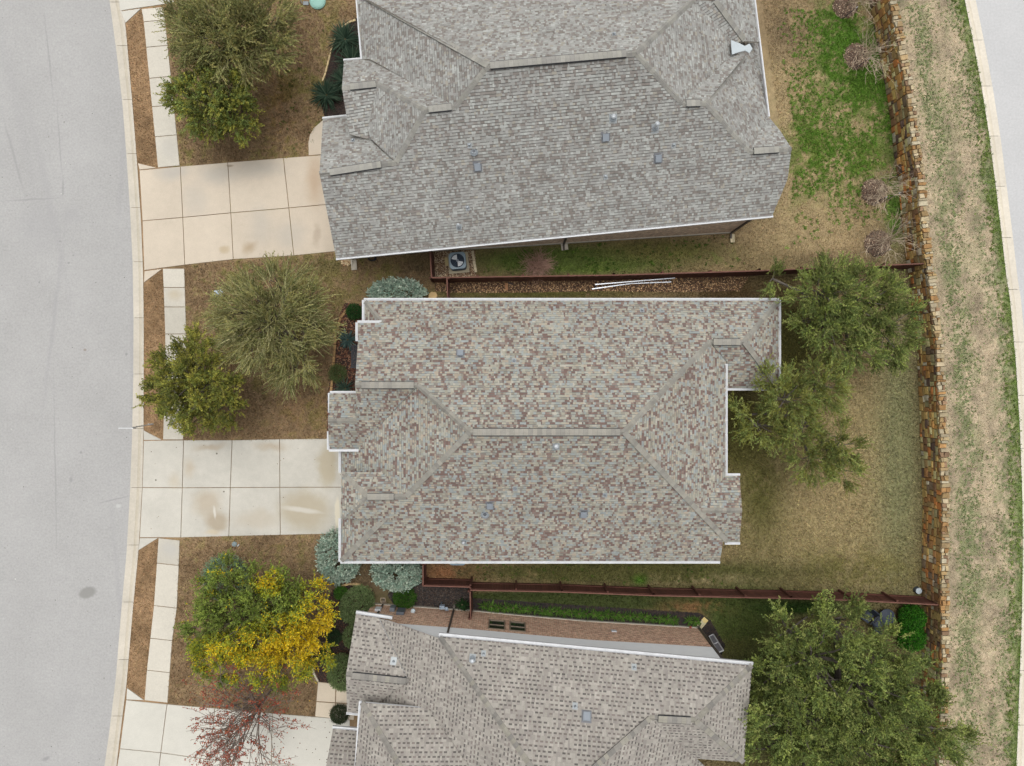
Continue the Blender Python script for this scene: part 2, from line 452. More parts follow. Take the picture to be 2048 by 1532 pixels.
def lawn_color(px, py):
    px = np.asarray(px, float); py = np.asarray(py, float)
    n1 = fbm(px / 60, py / 60, 1); n2 = fbm(px / 14, py / 14, 5); n3 = fbm(px / 5, py / 5, 9, 2)
    wsum = np.full(px.shape, 1.0); col = np.zeros(px.shape + (3,))
    t = np.clip((n1 * .6 + n2 * .4 - .35) / .3, 0, 1)[..., None]
    col += BROWN2 * (1 - t) + BROWN * t
    for (x, y, rx, ry, ang, c, wt, cut) in BLOBS:
        bl = blob(px, py, x, y, rx, ry, ang)
        nn = np.clip((.35 * n1 + .4 * n2 + .25 * n3 - cut - .06) / .14 + bl * .25, 0, 1) if cut > 0 else 1.0
        ww = np.clip(bl * wt * 1.15, 0, 1) * nn
        col = col * (1 - ww[..., None]) + c * ww[..., None]
    # verge between the stone wall and the back street
    wx = interp(WALL_B, py); kx = interp(KERB_R, py)
    verge = px > wx + 20
    s = (kx - px) / np.maximum(kx - wx - 40, 1)
    gn = .45 * fbm(px / 22, py / 34, 21) + .55 * fbm(px / 5.0, py / 5.0, 25, 2)
    band = np.exp(-((s - .62) / .22) ** 2) * .05
    gthr = np.clip((gn - .515 + band + .10 * np.clip(1 - s / .25, 0, 1)) / .05, 0, 1)
    gthr = gthr * (1 - .85 * np.exp(-((s - .88) / .09) ** 2)) * (1 - .85 * np.exp(-((s - .42) / .15) ** 2) * np.clip(fbm(px / 60, py / 90, 91) * 1.8, 0, 1))
    edge = np.clip(1 - s / .12, 0, 1) * np.clip((fbm(px / 16, py / 30, 31) - .25) / .2, 0, 1)
    vb = fbm(px / 30, py / 50, 41)
    vc = PALE * np.clip(.55 + vb, .7, 1.15)[..., None] * (1 - .22 * np.clip((n2 - .5) / .2, 0, 1))[..., None]
    vc = vc * (1 - .6 * gthr[..., None]) + STGR * 1.15 * .6 * gthr[..., None]
    vc = vc * (1 - edge[..., None]) + np.array(A(104, 130, 56)) * edge[..., None]
    col = np.where(verge[..., None], vc, col)
    # parkway strips by the street
    ps = px < 335
    col = np.where(ps[..., None], col * 0.0 + (np.array(A(150, 122, 90)) * (1 - t) + np.array(A(180, 148, 112)) * t), col)
    n4 = fbm(px / 3.2, py / 3.2, 13, 2)
    return col * np.clip(.70 + .34 * n3 + .28 * n4, .6, 1.4)[..., None]

def lawn_mesh():
    NR, NC = 420, 440
    rows = np.linspace(-150, 1670, NR); cols = np.linspace(0, 1, NC)
    kl = interp(KERB_L, rows); kr = interp(KERB_R, rows)
    px = kl[:, None] + (kr - kl)[:, None] * cols[None, :]
    py = np.repeat(rows[:, None], NC, 1)
    s = H / F
    z = -0.012 + 0.02 * (fbm(px / 40, py / 40, 51) - .5)
    V = np.stack([(px - CX) * s, (CY - py) * s, z], -1).reshape(-1, 3)
    i = np.arange(NR - 1)[:, None] * NC + np.arange(NC - 1)[None, :]
    Fc = np.stack([i + NC, i + NC + 1, i + 1, i], -1).reshape(-1, 4)
    C = lawn_color(px, py).reshape(-1, 3) * 0.9
    o = np_obj('lawn', V, Fc, C, mat('lawn_soil', attr=True, var=.18, scale=1.5, fine=.28, fscale=26, bump=.5, bscale=30, rough=.95), origin=(0, 0, 0), dom='POINT')
    tag(o, kind='structure')
lawn_mesh()

# ------------------------------------------------------------------ pavements: every slab its own piece
SW1 = dict(l=[(281, 10), (286, 29), (316, 336)], r=[(325, 8), (330, 37), (360, 330)])
SW2 = dict(l=[(325.6, 537), (330, 652), (331, 720), (326, 880)], r=[(369, 531), (373, 661), (373, 730), (367, 880)])
SW3 = dict(l=[(317, 1075), (309, 1200), (294, 1337), (289, 1400)], r=[(360, 1075), (356, 1200), (345, 1276), (335, 1408)])
walk_m = mat_paved('pavement_concrete', A(217, 211, 197), .05, [(350, 590, 18, 14, 0, A(196, 180, 150), .5, .9, .5), (338, 300, 22, 30, 0, A(200, 196, 188), .5, .9, .8), (340, 1098, 20, 22, 0, A(200, 197, 190), .7, .8, .6)], fine=.05, fscale=14, gscale=.5)
def slab(parent, poly_px, m, z1=0.03, tone=1.0, g=0.017, name='slab', z0=-.05):
    p = [P(x, y, 0) for x, y in poly_px]
    n = len(p); q = []
    for i in range(n):
        a, b, c = Vector(p[i - 1][:2]), Vector(p[i][:2]), Vector(p[(i + 1) % n][:2])
        d = ((a - b).normalized() + (c - b).normalized())
        q.append((b.x + d.x * g, b.y + d.y * g))
    mb = MB()
    mb.prism(q, z0, z1 - .008, (tone, tone, tone))
    qq = [(x, y, z1 - .008) for x, y in q]
    cx = sum(x for x, y in q) / n; cy = sum(y for x, y in q) / n
    L = max(math.hypot(x - cx, y - cy) for x, y in q)
    qi = [(x + (cx - x) * .012 / L * 1.2, y + (cy - y) * .012 / L * 1.2, z1) for x, y in q]
    mb.f.pop(0); mb.c.pop(0); mb.mi.pop(0)
    k = len(mb.v)
    mb.v += qq + qi
    ar = sum(q[i][0] * q[(i + 1) % n][1] - q[(i + 1) % n][0] * q[i][1] for i in range(n))
    fs = [tuple(range(k + n, k + 2 * n))] + [(k + i, k + (i + 1) % n, k + n + (i + 1) % n, k + n + i) for i in range(n)]
    for f in fs:
        mb.f.append(f if ar > 0 else f[::-1]); mb.c.append((tone,) * 3); mb.mi.append(0)
    return mb.build(name, m, parent)

def strip(name, tab, ys, tones):
    e = empty(name, P(tab['l'][0][0], ys[len(ys) // 2], 0)); tag(e, kind='structure')
    dl = [(x, y) for x, y in tab['l']]; dr = [(x, y) for x, y in tab['r']]
    for i in range(len(ys) - 1):
        a, b = ys[i], ys[i + 1]; sk = lambda y: 0
        slope = -4 if ys is Y1 else (0 if ys is Y2 else 5)
        poly = [(float(interp(dl, a)), a), (float(interp(dr, a)), a + slope), (float(interp(dr, b)), b + slope), (float(interp(dl, b)), b)]
        slab(e, poly, walk_m, 0.03, tones[i % len(tones)])
Y1 = [18, 44, 95, 157, 214, 274, 335.5]
Y2 = [537, 575, 614, 668, 722, 776, 828, 879.5]
Y3 = [1075.5, 1126, 1211, 1276, 1340, 1400.5]
strip('pavement', SW1, Y1, [1.1, 1.0, 1.02, .98, 1.0, 1.0])
strip('pavement', SW2, Y2, [1.02, .93, .9, .95, .97, .95, .93])
strip('pavement', SW3, Y3, [.92, 1.06, 1.05, 1.06, 1.05])

def grid_slabs(name, corners, m, tones, marks=None, z=0.032):
    e = empty(name, P(*corners[0][0], 0)); tag(e, kind='structure')
    k = 0
    for r in range(len(corners) - 1):
        for c in range(len(corners[0]) - 1):
            poly = [corners[r][c], corners[r][c + 1], corners[r + 1][c + 1], corners[r + 1][c]]
            slab(e, poly, m, z, tones[k % len(tones)]); k += 1
    return e
tanw = A(188, 168, 138); greyw = A(190, 186, 178)
d1m = mat_paved('driveway_upper_concrete', A(219, 206, 187), .06, [
    (345, 345, 40, 18, 10, greyw, .7, .9, .7), (440, 350, 50, 25, 0, greyw, .55, .9, .8), (390, 400, 30, 40, 0, greyw, .35, .9, .8), (520, 340, 60, 20, 0, greyw, .5, .9, .8),
    (500, 495, 20, 14, 30, A(176, 154, 122), .65, .9, .8), (450, 500, 12, 9, 0, A(190, 170, 135), .6, .7, .5), (635, 470, 10, 28, 0, A(180, 164, 146), .5, .8, .6), (630, 360, 22, 60, 0, A(196, 168, 138), .6, .9, .5),
    (520, 450, 30, 50, 0, greyw, .4, .9, .8), (580, 470, 40, 30, 0, greyw, .45, .9, .8), (460, 330, 8, 3, 0, A(120, 100, 80), .6, .8, .4)], gscale=.4)
dw = grid_slabs('driveway', [[(279, 340.5), (361, 333), (456, 325), (567, 316), (700, 306)], [(285, 442), (366, 435), (462, 426), (578, 416), (700, 405)],
                             [(288.5, 541), (370, 530), (467, 519), (588, 511.5), (700, 500)]], d1m, [1, .99, 1.02, 1.0, 1.0, 1.02, .98, .99])
slab(dw, [(275.5, 326), (315, 336), (279, 340)], d1m); slab(dw, [(289, 542), (325, 537.5), (287.6, 566)], d1m)
slab(dw, [(617, 311.5), (617, 285), (620, 270), (628, 256), (646, 240), (700, 236), (700, 305)], d1m, 0.03)
d2m = mat_paved('driveway_centre_concrete', A(211, 207, 196), .08, [
    (415, 1005, 34, 34, 40, tanw, .5, .7, .9), (432, 1045, 30, 24, 0, A(176, 158, 130), .65, .6, .8), (515, 1040, 52, 22, 0, A(202, 190, 170), .55, .7, .9), (430, 1025, 3, 14, 5, A(230, 226, 216), .8, .7, .2),
    (610, 1020, 60, 46, 0, A(190, 177, 150), .7, .5, .9), (655, 930, 26, 50, 0, A(190, 177, 148), .7, .5, .7), (605, 1020, 46, 6, -8, A(226, 222, 212), .7, .6, .3), (675, 1030, 6, 40, 0, A(236, 228, 206), .9, .4, .3),
    (545, 895, 40, 10, 0, A(190, 172, 146), .6, .9, .8), (420, 895, 40, 8, 0, A(186, 168, 142), .6, .9, .8), (380, 935, 14, 24, 0, A(196, 180, 156), .6, .9, .6), (350, 960, 16, 20, 0, A(206, 192, 168), .5, .9, .6),
    (434, 907, 2.2, 2.2, 0, A(90, 85, 70), .8, .5, .05), (312, 960, 2, 2, 0, A(90, 85, 70), .8, .5, .05), (448, 983, 2, 2, 0, A(90, 85, 70), .8, .5, .05), (425, 1065, 20, 6, 0, A(214, 198, 168), .6, .8, .4)], gscale=.4)
dw = grid_slabs('driveway', [[(287.5, 881), (367.6, 880), (464.7, 880), (559.6, 878), (740, 876)], [(285, 975), (365, 975.5), (461, 975), (560, 974.5), (740, 974)],
                             [(279.5, 1075), (362, 1075), (458, 1072.5), (561, 1070), (740, 1066)]], d2m, [1.0, .99, 1.0, 1.0, 1.03, 1.01, .99, 1.0])
slab(dw, [(287.2, 860), (325, 880), (287.6, 880.3)], d2m); slab(dw, [(279.5, 1075.6), (317, 1075.6), (277, 1101)], d2m)
d3m = mat_paved('driveway_lower_concrete', A(219, 216, 205), .05, [], gscale=.4)
dw = grid_slabs('driveway', [[(252.5, 1399.5), (334.5, 1408), (430, 1416), (545, 1426), (700, 1439)], [(240, 1497), (322, 1505), (420, 1519), (543, 1528), (700, 1541)],
                             [(226, 1590), (310, 1600), (412, 1615), (540, 1625), (700, 1640)]], d3m, [1.0, 1.01, 1.0, .99, 1.0, 1.02, 1.0, 1.0])
slab(dw, [(254, 1375), (289, 1400.5), (252.7, 1399)], d3m)
dw = grid_slabs('driveway', [[(220, -120), (360, -130)], [(241, 22), (348, 6)]], d3m, [1.02])
slab(dw, [(241.5, 22.5), (283, 17), (251, 47)], d3m)
e = empty('front_walk', P(650, 1400, 0)); tag(e, kind='structure')
fwm = mat_paved('front_walk_concrete', A(224, 210, 188), .05, [], gscale=.6)
slab(e, [(636, 1363.5), (672, 1367), (671, 1405), (632.5, 1402.5)], fwm); slab(e, [(672.5, 1367), (712, 1371), (711, 1408), (671.5, 1405)], fwm)
slab(e, [(632.5, 1403), (671, 1405.5), (668, 1437), (630, 1433)], fwm); slab(e, [(671.5, 1405.5), (711, 1408.5), (708, 1440), (668.5, 1437)], fwm)

# ------------------------------------------------------------------ loose ground cover
def scatter(poly_px, dens, excl=()):
    poly = [P(x, y)[:2] for x, y in poly_px]
    xs = [p[0] for p in poly]; ys = [p[1] for p in poly]
    a = (max(xs) - min(xs)) * (max(ys) - min(ys))
    n = int(a * dens)
    x = np.random.uniform(min(xs), max(xs), n); y = np.random.uniform(min(ys), max(ys), n)
    k = in_poly(x, y, poly)
    for ex in excl:
        k &= ~in_poly(x, y, [P(p, q)[:2] for p, q in ex])
    return x[k], y[k]
np.random.seed(3)
grass_m = mat('grass_blades', attr=True, var=0, fine=0, rough=.9, trans=.25, spec=.1)
def grass(poly, dens, label, hgt=(.04, .11), excl=(), wide=.018, greenlen=1.25, bright=1.25):
    x, y = scatter(poly, dens, excl)
    n = len(x)
    px = x * F / H + CX; py = CY - y * F / H
    C = lawn_color(px, py) * bright
    g = np.clip((C[:, 1] / (C[:, 0] + 1e-6) - 1.0) * 1.5, 0, 1)
    C = C * (np.random.uniform(.42, 1.35, n) + (np.random.random(n) < .12) * .6)[:, None] * np.random.uniform(.92, 1.08, (n, 3))
    h = np.random.uniform(*hgt, n) * (1 + g * (greenlen - 1)); a = np.random.uniform(0, 2 * np.pi, n); tl = np.random.uniform(.2, 1.6, n)
    b = a + np.pi / 2
    wd = wide * np.random.uniform(.7, 1.4, n)
    z0 = np.full(n, -.012)
    p0 = np.stack([x - np.cos(b) * wd, y - np.sin(b) * wd, z0], -1)
    p1 = np.stack([x + np.cos(b) * wd, y + np.sin(b) * wd, z0], -1)
    p2 = np.stack([x + np.cos(a) * h * tl, y + np.sin(a) * h * tl, z0 + h], -1)
    V = np.stack([p0, p1, p2], 1).reshape(-1, 3)
    Fc = np.arange(3 * n).reshape(-1, 3)
    o = np_obj('grass', V, Fc, C, grass_m, origin=(x.mean(), y.mean(), 0))
    tag(o, label, 'grass', kind='stuff')
    return o
BED_TOP = [(720, 35), (695, 42), (680, 55), (668, 75), (662, 95), (655, 125), (650, 165), (640, 200), (650, 236), (760, 236), (760, 35)]
BED_MID = [(760, 610), (690, 606), (675, 640), (672, 700), (664, 740), (655, 790), (655, 875), (760, 878)]
BED_LOW = [(690, 1165), (665, 1180), (652, 1210), (645, 1250), (628, 1290), (625, 1330), (636, 1363), (715, 1370), (715, 1225), (745, 1215), (745, 1180), (720, 1168)]
BED_BLK = [(795, 1165), (850, 1162), (945, 1175), (945, 1225), (790, 1212), (775, 1190)]
BED_LIR = [(945, 1196), (1120, 1208), (1400, 1226), (1420, 1240), (1450, 1290), (1440, 1320), (1400, 1258), (1170, 1246), (945, 1226)]
GRAVEL_AC = [(868, 500), (950, 500), (952, 552), (868, 556)]
GRAVEL_N = [(870, 563), (1500, 552), (1480, 582), (1350, 584), (1200, 582), (1050, 585), (900, 585), (870, 582)]
SAPL = [(1690, 12, 25), (1713, 113, 27), (1748, 384, 27), (1755, 487, 27)]
def circ(x, y, r, n=16):
    return [(x + r * math.cos(2 * math.pi * k / n), y + r * math.sin(2 * math.pi * k / n)) for k in range(n)]
RINGS = [circ(x, y, r) for x, y, r in SAPL]
wb = lambda a, b: [(x, y) for x, y in WALL_B if a <= y <= b]
grass([(331, -20), (345, -20), (760, -60), (760, 118), (735, 236), (640, 240), (617, 285), (617, 311), (361, 331)], 360, 'dormant brown lawn in front of the upper house', excl=[BED_TOP])
grass([(369, 531), (690, 505), (870, 500), (868, 600), (735, 610), (680, 610), (660, 880), (367, 879), (373, 661)], 360, 'dormant brown lawn in front of the centre house', excl=[BED_MID])
grass([(950, 500), (1470, 455), (1545, 420), (1560, 260), (1515, -60), (1725, -60)] + wb(0, 533) + [(1815, 540), (868, 560)], 420, 'patchy green and straw lawn behind the upper house', (.03, .075), excl=RINGS + [GRAVEL_AC])
grass([(1400, 560), (1815, 536)] + wb(533, 1180) + [(1845, 1190), (1290, 1176), (1000, 1168), (848, 1162), (848, 1110), (1440, 1110), (1430, 800), (1400, 700)], 420, 'olive and straw lawn behind and beside the centre house')
grass([(868, 560), (1500, 552), (1500, 605), (868, 605)], 300, 'thin grass along the north wall of the centre house', excl=[GRAVEL_N])
grass([(361, 1076), (690, 1067), (848, 1110), (848, 1165), (690, 1168), (640, 1230), (625, 1330), (632, 1405), (629, 1433), (336, 1407), (346, 1276)], 360, 'dormant brown lawn in front of the lower house', excl=[BED_LOW, BED_BLK])
grass([(944, 1172), (1290, 1180), (1845, 1196), (1843, 1350), (1838, 1600), (1380, 1600), (1440, 1330), (1400, 1240), (944, 1215)], 380, 'dark green grass beside and behind the lower house', excl=[BED_LIR])
vg = [(float(interp(WALL_B, y)) + 22, y) for y in range(-60, 1601, 60)]; vr = [(float(interp(KERB_R, y)), y) for y in range(-60, 1601, 60)]
grass(vg + vr[::-1], 420, 'sparse weedy grass on the verge outside the stone wall', (.02, .06), wide=.012, greenlen=1.5)
PK1 = [(284, 22), (316, 336), (275, 324), (251, 50)]
PK2 = [(325.6, 538), (330, 652), (331, 720), (325, 878), (287.5, 858), (287.5, 568)]
PK3 = [(316, 1077), (309, 1200), (294, 1337), (288, 1398), (254, 1372), (266, 1216), (276.5, 1103)]
for pk, lb in ((PK1, 'brown grass strip by the kerb before the upper house'), (PK2, 'brown grass strip by the kerb under the street trees of the centre house'), (PK3, 'brown grass strip by the kerb before the lower house')):
    grass(pk, 420, lb, (.03, .06))

def weeds(poly, n, rad, cols, label, dens_fn=None, blades=14, hgt=(.03, .09), excl=()):
    """low weed tufts: rosettes of blades, thicker where dens_fn is high"""
    x, y = scatter(poly, n, excl)
    if dens_fn is not None:
        k = np.random.random(len(x)) < dens_fn(x * F / H + CX, CY - y * F / H); x = x[k]; y = y[k]
    m = len(x); rr = np.random.uniform(*rad, m)
    cx = np.repeat(x, blades); cy = np.repeat(y, blades); r = np.repeat(rr, blades) * np.random.uniform(.25, 1, m * blades); a = np.random.uniform(0, 6.283, m * blades)
    x0 = cx + np.cos(a) * r * .35; y0 = cy + np.sin(a) * r * .35; h = np.random.uniform(*hgt, m * blades); b = a + np.pi / 2; wd = .012 + .014 * np.random.random(m * blades)
    z = np.full(m * blades, -.01)
    p0 = np.stack([x0 - np.cos(b) * wd, y0 - np.sin(b) * wd, z], -1); p1 = np.stack([x0 + np.cos(b) * wd, y0 + np.sin(b) * wd, z], -1)
    p2 = np.stack([x0 + np.cos(a) * r, y0 + np.sin(a) * r, z + h], -1)
    cols = np.array(cols); C = np.repeat(cols[np.random.randint(0, len(cols), m)] * np.random.uniform(.75, 1.3, (m, 1)), blades, 0) * np.random.uniform(.7, 1.35, (m * blades, 1))
    o = np_obj('weeds', np.stack([p0, p1, p2], 1).reshape(-1, 3), np.arange(3 * m * blades).reshape(-1, 3), C, grass_m, origin=(x.mean(), y.mean(), 0))
    return tag(o, label, 'weeds', kind='stuff')
def verge_d(px, py):
    wx = interp(WALL_B, py); kx = interp(KERB_R, py); q = (kx - px) / np.maximum(kx - wx - 40, 1)
    f = np.clip((fbm(px / 26, py / 40, 21) - .38) / .25, 0, 1) * .75 + np.exp(-((q - .66) / .14) ** 2) * .35 + .06
    return f * (1 - .75 * np.exp(-((q - .86) / .07) ** 2)) * (1 - .75 * np.exp(-((q - .42) / .13) ** 2))
weeds(vg + vr[::-1], 90, (.03, .085), [A(156, 172, 122), A(142, 160, 110), A(170, 180, 130), A(150, 164, 102)], 'grey-green weed tufts dotted over the pale verge', verge_d, 11, (.02, .05))
vk = [(float(interp(KERB_R, y)) - 26, y) for y in range(-60, 1601, 60)]
weeds(vk + vr[::-1], 40, (.06, .14), [A(136, 160, 84), A(122, 148, 70), A(150, 166, 96)], 'greener grass tufts along the kerb of the back street', lambda px, py: np.clip((fbm(px / 14, py / 30, 31) - .25) / .3, 0, 1))
BACKT = [(1540, 20), (1735, 20)] + wb(100, 500) + [(1560, 500), (1600, 300)]
weeds(BACKT, 60, (.06, .15), [A(112, 154, 60), A(98, 142, 52), A(130, 164, 74), A(118, 154, 62)], 'bright green clover tufts on the upper back lawn', lambda px, py: np.clip((fbm(px / 40, py / 40, 77) - .33) / .14, 0, 1) * np.clip(1.9 * (blob(px, py, 1700, 130, 75, 150, -12) + blob(px, py, 1655, 290, 115, 95, 20) + blob(px, py, 1775, 200, 28, 180, -8)) + .35 * blob(px, py, 1600, 390, 50, 90), 0, 1), excl=RINGS)
weeds([(955, 505), (1460, 470), (1500, 545), (955, 556)], 14, (.05, .13), [A(84, 116, 44), A(72, 104, 40), A(96, 124, 50)], 'green tufts beside the brick wall of the upper house', lambda px, py: np.clip((fbm(px / 30, py / 20, 83) - .38) / .2, 0, 1))
weeds([(950, 1128), (1440, 1128), (1450, 1172), (950, 1162)], 9, (.05, .14), [A(84, 112, 44), A(72, 100, 40), A(104, 128, 52)], 'green tufts in the side yard of the centre house', lambda px, py: np.clip((fbm(px / 30, py / 20, 85) - .42) / .2, 0, 1))
weeds([(560, 60), (680, 60), (640, 300), (560, 300)], 6, (.05, .12), [A(96, 112, 54), A(86, 104, 46)], 'green tufts on the upper front lawn', lambda px, py: np.clip((fbm(px / 30, py / 30, 87) - .45) / .15, 0, 1), excl=[BED_TOP])
pebble_m = mat('pebbles', attr=True, var=0, fine=.15, fscale=60, rough=.8)
def pebbles(name, poly, dens, size, pal, label, cat, z=0.0, excl=(), flat=.6, mat_=None, kind='stuff'):
    x, y = scatter(poly, dens, excl); n = len(x)
    s = np.random.uniform(*size, n); a = np.random.uniform(0, 6.28, n); el = np.random.uniform(.6, 1.0, n)
    c = np.cos(a); d = np.sin(a)
    base = np.array([(1, 0, 0), (0, 1, 0), (-1, 0, 0), (0, -1, 0), (0, 0, 1.0)])
    V = np.zeros((n, 5, 3))
    for k in range(5):
        lx = base[k, 0] * s; ly = base[k, 1] * s * el
        V[:, k, 0] = x + lx * c - ly * d + (np.random.uniform(-.3, .3, n) * s if k == 4 else 0)
        V[:, k, 1] = y + lx * d + ly * c
        V[:, k, 2] = z + base[k, 2] * s * flat + (0 if k == 4 else np.random.uniform(-.2, .25, n) * s)
    i = np.arange(n)[:, None] * 5
    Fc = np.concatenate([i + np.array([[0, 1, 4]]), i + np.array([[1, 2, 4]]), i + np.array([[2, 3, 4]]), i + np.array([[3, 0, 4]])], 1).reshape(-1, 3)
    pal = np.array(pal)
    cc = pal[np.random.randint(0, len(pal), n)] * np.random.uniform(.7, 1.3, (n, 1))
    C = np.repeat(cc, 4, 0)
    o = np_obj(name, V.reshape(-1, 3), Fc, C, mat_ or pebble_m, origin=(x.mean(), y.mean(), z))
    return tag(o, label, cat, kind=kind)
MUL_D = [A(44, 36, 34), A(58, 46, 42), A(36, 30, 30), A(76, 60, 52)]
MUL_B = [A(96, 70, 54), A(70, 50, 42), A(120, 92, 72), A(56, 42, 36)]
LEAFLIT = [A(112, 68, 50), A(76, 48, 38), A(136, 92, 66), A(50, 38, 34), A(60, 44, 38), A(150, 116, 90)]
GRV = [A(196, 172, 138), A(160, 130, 100), A(120, 92, 70), A(216, 200, 172), A(98, 78, 62)]
GRVN = [A(176, 140, 100), A(120, 88, 62), A(90, 66, 50), A(206, 172, 130), A(70, 52, 42), A(64, 48, 38)]
def bed(name, poly, z, m):
    mb = MB(); mb.prism([P(x, y)[:2] for x, y in poly], -.03, z)
    return tag(mb.build(name, m), kind='structure')
soilm = mat('bed_soil', A(66, 52, 44), var=.3, scale=3, fine=.3, fscale=30, bump=.5, bscale=25)
for b_, n_ in ((BED_TOP, 'planting_bed'), (BED_MID, 'planting_bed'), (BED_LOW, 'planting_bed'), (BED_BLK, 'planting_bed'), (BED_LIR, 'planting_bed')):
    bed(n_, b_, .012, soilm)
for g_ in (GRAVEL_AC, GRAVEL_N):
    bed('gravel_bed', g_, .01, mat('gravel_soil', A(104, 80, 60), var=.3, fine=.3, bump=.5))
pebbles('mulch', BED_TOP, 500, (.02, .05), MUL_D, 'dark mulch under the spiky plants by the upper house', 'mulch', .012)
pebbles('leaf_litter', BED_MID, 420, (.03, .07), LEAFLIT, 'fallen brown leaves covering the bed before the centre house', 'leaves', .012, flat=.5)
pebbles('mulch', BED_LOW, 600, (.02, .05), MUL_D + [A(110, 70, 50)], 'dark mulch round the clipped hedges of the lower house', 'mulch', .012)
pebbles('mulch', BED_BLK, 600, (.02, .05), [A(46, 42, 42), A(62, 56, 54), A(34, 32, 34), A(84, 74, 66)], 'black mulch between fence and brick side wall', 'mulch', .012)
pebbles('mulch', BED_LIR, 500, (.02, .05), [A(40, 38, 38), A(54, 50, 50), A(30, 28, 30)], 'black mulch under the row of grassy plants', 'mulch', .012)
pebbles('gravel', GRAVEL_AC, 700, (.02, .045), GRV, 'tan pebbles round the air conditioner inside the fence corner', 'gravel', .01)
pebbles('gravel', GRAVEL_N, 620, (.02, .055), GRVN, 'brown river pebbles along the rust red fence', 'gravel', .01)
for (x, y, r), pal in zip(SAPL, (MUL_B,) * 4):
    pass
pebbles('fallen_leaves', [(345, 1290), (640, 1290), (640, 1430), (345, 1405)], 5, (.02, .045), [A(150, 70, 50), A(190, 150, 60), A(110, 60, 45)], 'scattered fallen leaves on the lawn of the lower house', 'leaves', .01, flat=.3)
pebbles('fallen_leaves', [(420, 1425), (690, 1440), (690, 1540), (430, 1540)], 3.5, (.025, .05), [A(110, 70, 60), A(90, 66, 56)], 'scattered fallen leaves on the lower driveway', 'leaves', .034, flat=.25)

pebbles('road_debris', [(0, 0), (215, 0), (255, 560), (255, 860), (205, 1532), (0, 1532)], .35, (.015, .04), [A(120, 116, 112), A(150, 146, 142), A(96, 92, 90), A(214, 212, 208)], 'scattered grit and twigs on the street', 'debris', -.104, flat=.3)
pebbles('fallen_leaves', [(290, 885), (680, 880), (680, 1065), (282, 1070)], .5, (.015, .035), [A(110, 92, 74), A(130, 110, 86), A(90, 74, 60)], 'few fallen leaves on the centre driveway', 'leaves', .034, flat=.25)
pebbles('fallen_leaves', [(372, 505), (665, 500), (640, 530), (372, 545)], 10, (.02, .05), [A(96, 72, 60), A(120, 92, 74), A(80, 60, 50)], 'dry leaves along the lower edge of the upper driveway', 'leaves', .02, flat=.4)

# ------------------------------------------------------------------ houses
class Plane:
    def __init__(s, a, b, c):
        p, q, r = V3(*a), V3(*b), V3(*c)
        n = (q - p).cross(r - p); n.normalize()
        if n.z < 0: n = -n
        s.n = n; s.d = n.dot(p)
        s.u = Vector((0, 0, 1)).cross(n); s.u.normalize()      # along the courses
        s.v = n.cross(s.u); s.v.normalize()                    # up the slope
        if s.v.z < 0: s.v = -s.v; s.u = -s.u
    @classmethod
    def facing(cls, px, py, z, az, slope):
        o = V3(px, py, z); a = R(az); q = cls.__new__(cls)
        n = Vector((math.cos(a) * slope, math.sin(a) * slope, 1)).normalized()
        q.n = n; q.d = n.dot(o); q.u = Vector((0, 0, 1)).cross(n).normalized(); q.v = n.cross(q.u).normalized()
        if q.v.z < 0: q.v = -q.v; q.u = -q.u
        return q
    def at(s, px, py):
        d = Vector(((px - CX) / F, (CY - py) / F, -1.0)); c = Vector((0, 0, H))
        t = (s.d - s.n.dot(c)) / s.n.dot(d)
        return c + d * t
    def z(s, px, py):
        return s.at(px, py).z
    def zxy(s, x, y):
        return (s.d - s.n.x * x - s.n.y * y) / s.n.z

def clip_axis(poly, ax, val, keep_gt):
    out = []; n = len(poly)
    for i in range(n):
        p, q = poly[i], poly[(i + 1) % n]
        pi = (p[ax] >= val) if keep_gt else (p[ax] <= val)
        qi = (q[ax] >= val) if keep_gt else (q[ax] <= val)
        if pi: out.append(p)
        if pi != qi:
            t = (val - p[ax]) / (q[ax] - p[ax])
            out.append((p[0] + t * (q[0] - p[0]), p[1] + t * (q[1] - p[1])))
    return out

shingle_m = mat('shingle_granules', attr=True, var=.10, scale=.9, fine=.16, fscale=45, bump=.25, bscale=90, rough=.95, spec=.1)
cap_m = mat('cap_granules', attr=True, var=.08, scale=6, fine=.14, fscale=45, bump=.2, rough=.95, spec=.1)
felt_m = mat('roof_felt', A(120, 110, 102), var=.1)
white_m = mat('white_paint', A(236, 238, 240), rough=.5, var=.03, fine=.03)
gut_m = mat('white_gutter', A(226, 228, 230), rough=.5, var=.10, scale=4, fine=.08, fscale=18)
dark_m = mat('dark_plastic', A(52, 54, 58), rough=.7, var=.1)

